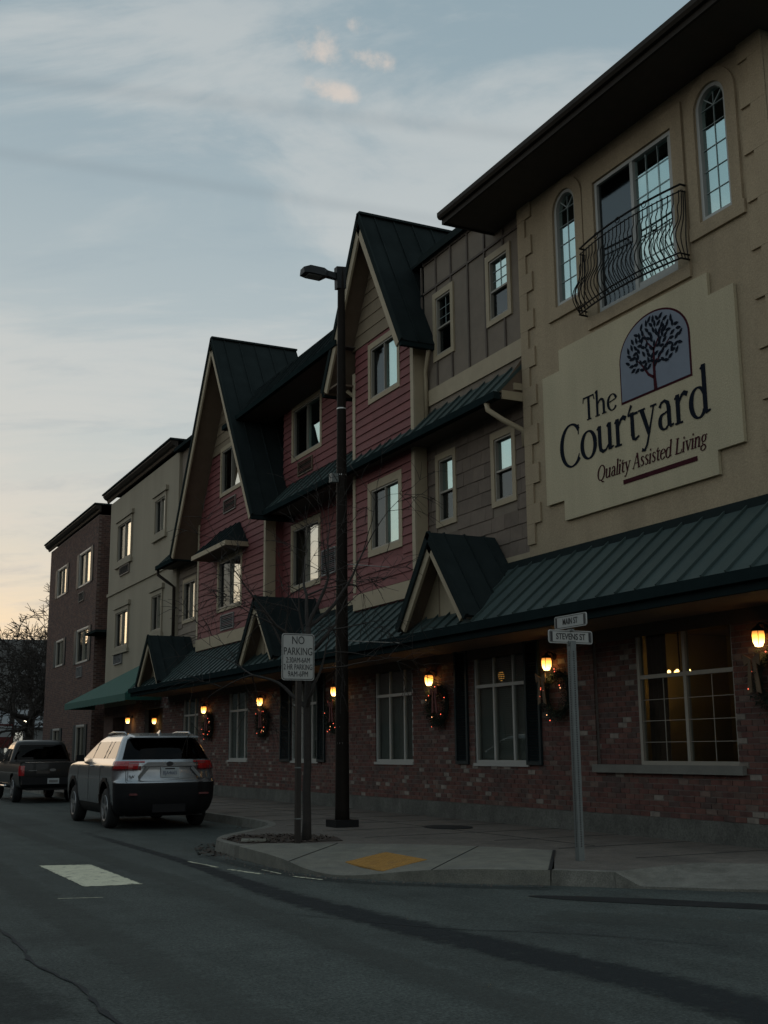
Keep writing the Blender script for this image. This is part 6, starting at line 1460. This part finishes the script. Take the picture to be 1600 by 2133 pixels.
def pickup(loc):
    t = local_thing('pickup_truck', 'black pickup truck parked in front of the silver SUV', 'truck'); ax = (-1.30, 1.95); wr = .37
    lev = [(.42, -2.42, 2.5, .80, .06, .25, .0), (.50, -2.46, 2.6, .855, .06, .3, .01), (.70, -2.47, 2.65, .885, .06, .3, .02), (.86, -2.47, 2.66, .885, .06, .32, .02), (.98, -2.46, 2.6, .875, .06, .34, .02), (1.07, -2.45, 2.4, .86, .06, .36, .02)]
    def cl(x, y, z, g):
        if g == 's' and any((y - a) ** 2 + (z - wr) ** 2 < (wr + .07) ** 2 for a in ax): return None
        b = ('body', 'car_black', 0)
        if g in ('r', 'rc') and abs(x) > .76 and .74 < z < 1.0: return (b, ('taillight%d' % (x > 0), 'tail_red', .012))
        if g in ('rc', 's') and y < -2.30 and .74 < z < 1.0: return (b, ('taillight%d' % (x > 0), 'tail_red', .012))
        return b
    G = loft(lev, cl, 5); top = G.pop('top'); G.pop('bottom')
    for (nm, mt), mb in G.items(): o = mb.build(nm.rstrip('01'), mt, t, True); weld(o)
    # open bed, bonnet, cab
    MB().poly([(-.78, -2.38, .72), (.78, -2.38, .72), (.78, -.62, .72), (-.78, -.62, .72)]).build('bed_floor', 'cladding', t)
    mb = MB(); frame_ring_pts = [(-.865, -2.455), (.865, -2.455), (.865, -.6), (-.865, -.6)]
    mb.box(-.865, -.79, -2.45, -.6, 1.04, 1.085); mb.box(.79, .865, -2.45, -.6, 1.04, 1.085); mb.box(-.79, .79, -2.45, -2.39, 1.03, 1.085); mb.build('bed_rail', 'cladding', t)
    MB().box(-.74, .74, -2.462, -2.452, 1.088, 1.096).build('tailgate_lip', 'chrome', t)
    MB().hexa([(-.84, 1.0, 1.06), (.84, 1.0, 1.06), (.78, 2.4, .98), (-.78, 2.4, .98), (-.80, 1.0, 1.14), (.80, 1.0, 1.14), (.7, 2.35, 1.06), (-.7, 2.35, 1.06)]).build('bonnet', 'car_black', t)
    lv2 = [(1.04, -.68, 1.25, .86, .08, .2, .01), (1.12, -.68, 1.12, .85, .08, .2, .01), (1.30, -.65, .86, .80, .1, .18, .01), (1.50, -.60, .58, .735, .12, .16, .02), (1.62, -.54, .36, .68, .14, .16, .02), (1.68, -.46, .2, .60, .14, .16, .02), (1.71, -.3, 0, .42, .1, .1, .01)]
    def cl2(x, y, z, g):
        if g == 's' and 1.13 < z < 1.58:
            ra, fa = -.50 + (z - 1.13) * .1, .98 - (z - 1.13) * 1.35
            if ra < y < fa and not (-.08 < y < -.03): return ('side_window%s%d' % ('l' if x < 0 else 'r', y > -.05), 'car_glass', .002)
        if g == 'r' and 1.14 < z < 1.57: return ('rear_window', 'car_glass_rear', .002)
        if g == 'f' and 1.16 < z < 1.57: return ('windscreen', 'car_glass', .002)
        return ('cab', 'car_black', 0)
    G = loft(lv2, cl2, 4); top = G.pop('top'); G.pop('bottom'); G[('cab', 'car_black')].poly([p[:3] for p in top])
    for (nm, mt), mb in G.items(): o = mb.build('side_window' if nm.startswith('side_window') else nm, mt, t, True); weld(o)
    MB().box(-.7, .7, -.5, .8, .75, 1.08).build('cabin', 'interior', t)
    for a in ax:
        for s_ in (-1, 1): wheel(t, s_ * .75, a, wr, .24, s_)
        MB().box(-.74, .74, a - .40, a + .40, .36, .70).build('wheel_well', 'sign_black', t)
    MB().box(-.6, .6, -2.3, 2.3, .34, .6).build('chassis', 'sign_black', t)
    MB().hexa([(-.84, -2.62, .50), (.84, -2.62, .50), (.84, -2.46, .50), (-.84, -2.46, .50), (-.83, -2.60, .68), (.83, -2.60, .68), (.83, -2.46, .68), (-.83, -2.46, .68)]).build('rear_bumper', 'cladding', t)
    pl = MB().box(-.155, .155, -2.635, -2.625, .52, .665).build('licence_plate', 'plate', t); MB().box(-.12, .12, -2.638, -2.6355, .55, .62).build('plate_text', 'grille_grey', pl)
    MB().prism([(.085 * math.cos(k * math.pi / 10), -2.505, .885 + .036 * math.sin(k * math.pi / 10)) for k in range(20)], (0, .012, 0)).build('emblem', 'grille_grey', t); MB().box(-.64, -.42, -2.492, -2.48, .865, .885).build('badge', 'grille_grey', t)
    for s_ in (-1, 1):
        MB().box(*sorted((s_ * .86, s_ * 1.08)), .62, .74, 1.10, 1.32).build('mirror', 'car_black', t); MB().tube([(s_ * .90, -.5, .44), (s_ * .93, -.4, .43), (s_ * .93, 1.1, .43), (s_ * .90, 1.2, .44)], .03, 6).build('running_board', 'chrome', t, True)
        MB().box(s_ * .888 - .004, s_ * .888 + .004, -2.3, 2.3, .80, .815).build('side_moulding', 'chrome', t)
    t.location = loc; return t
pickup((6.42, 36.0, 0))
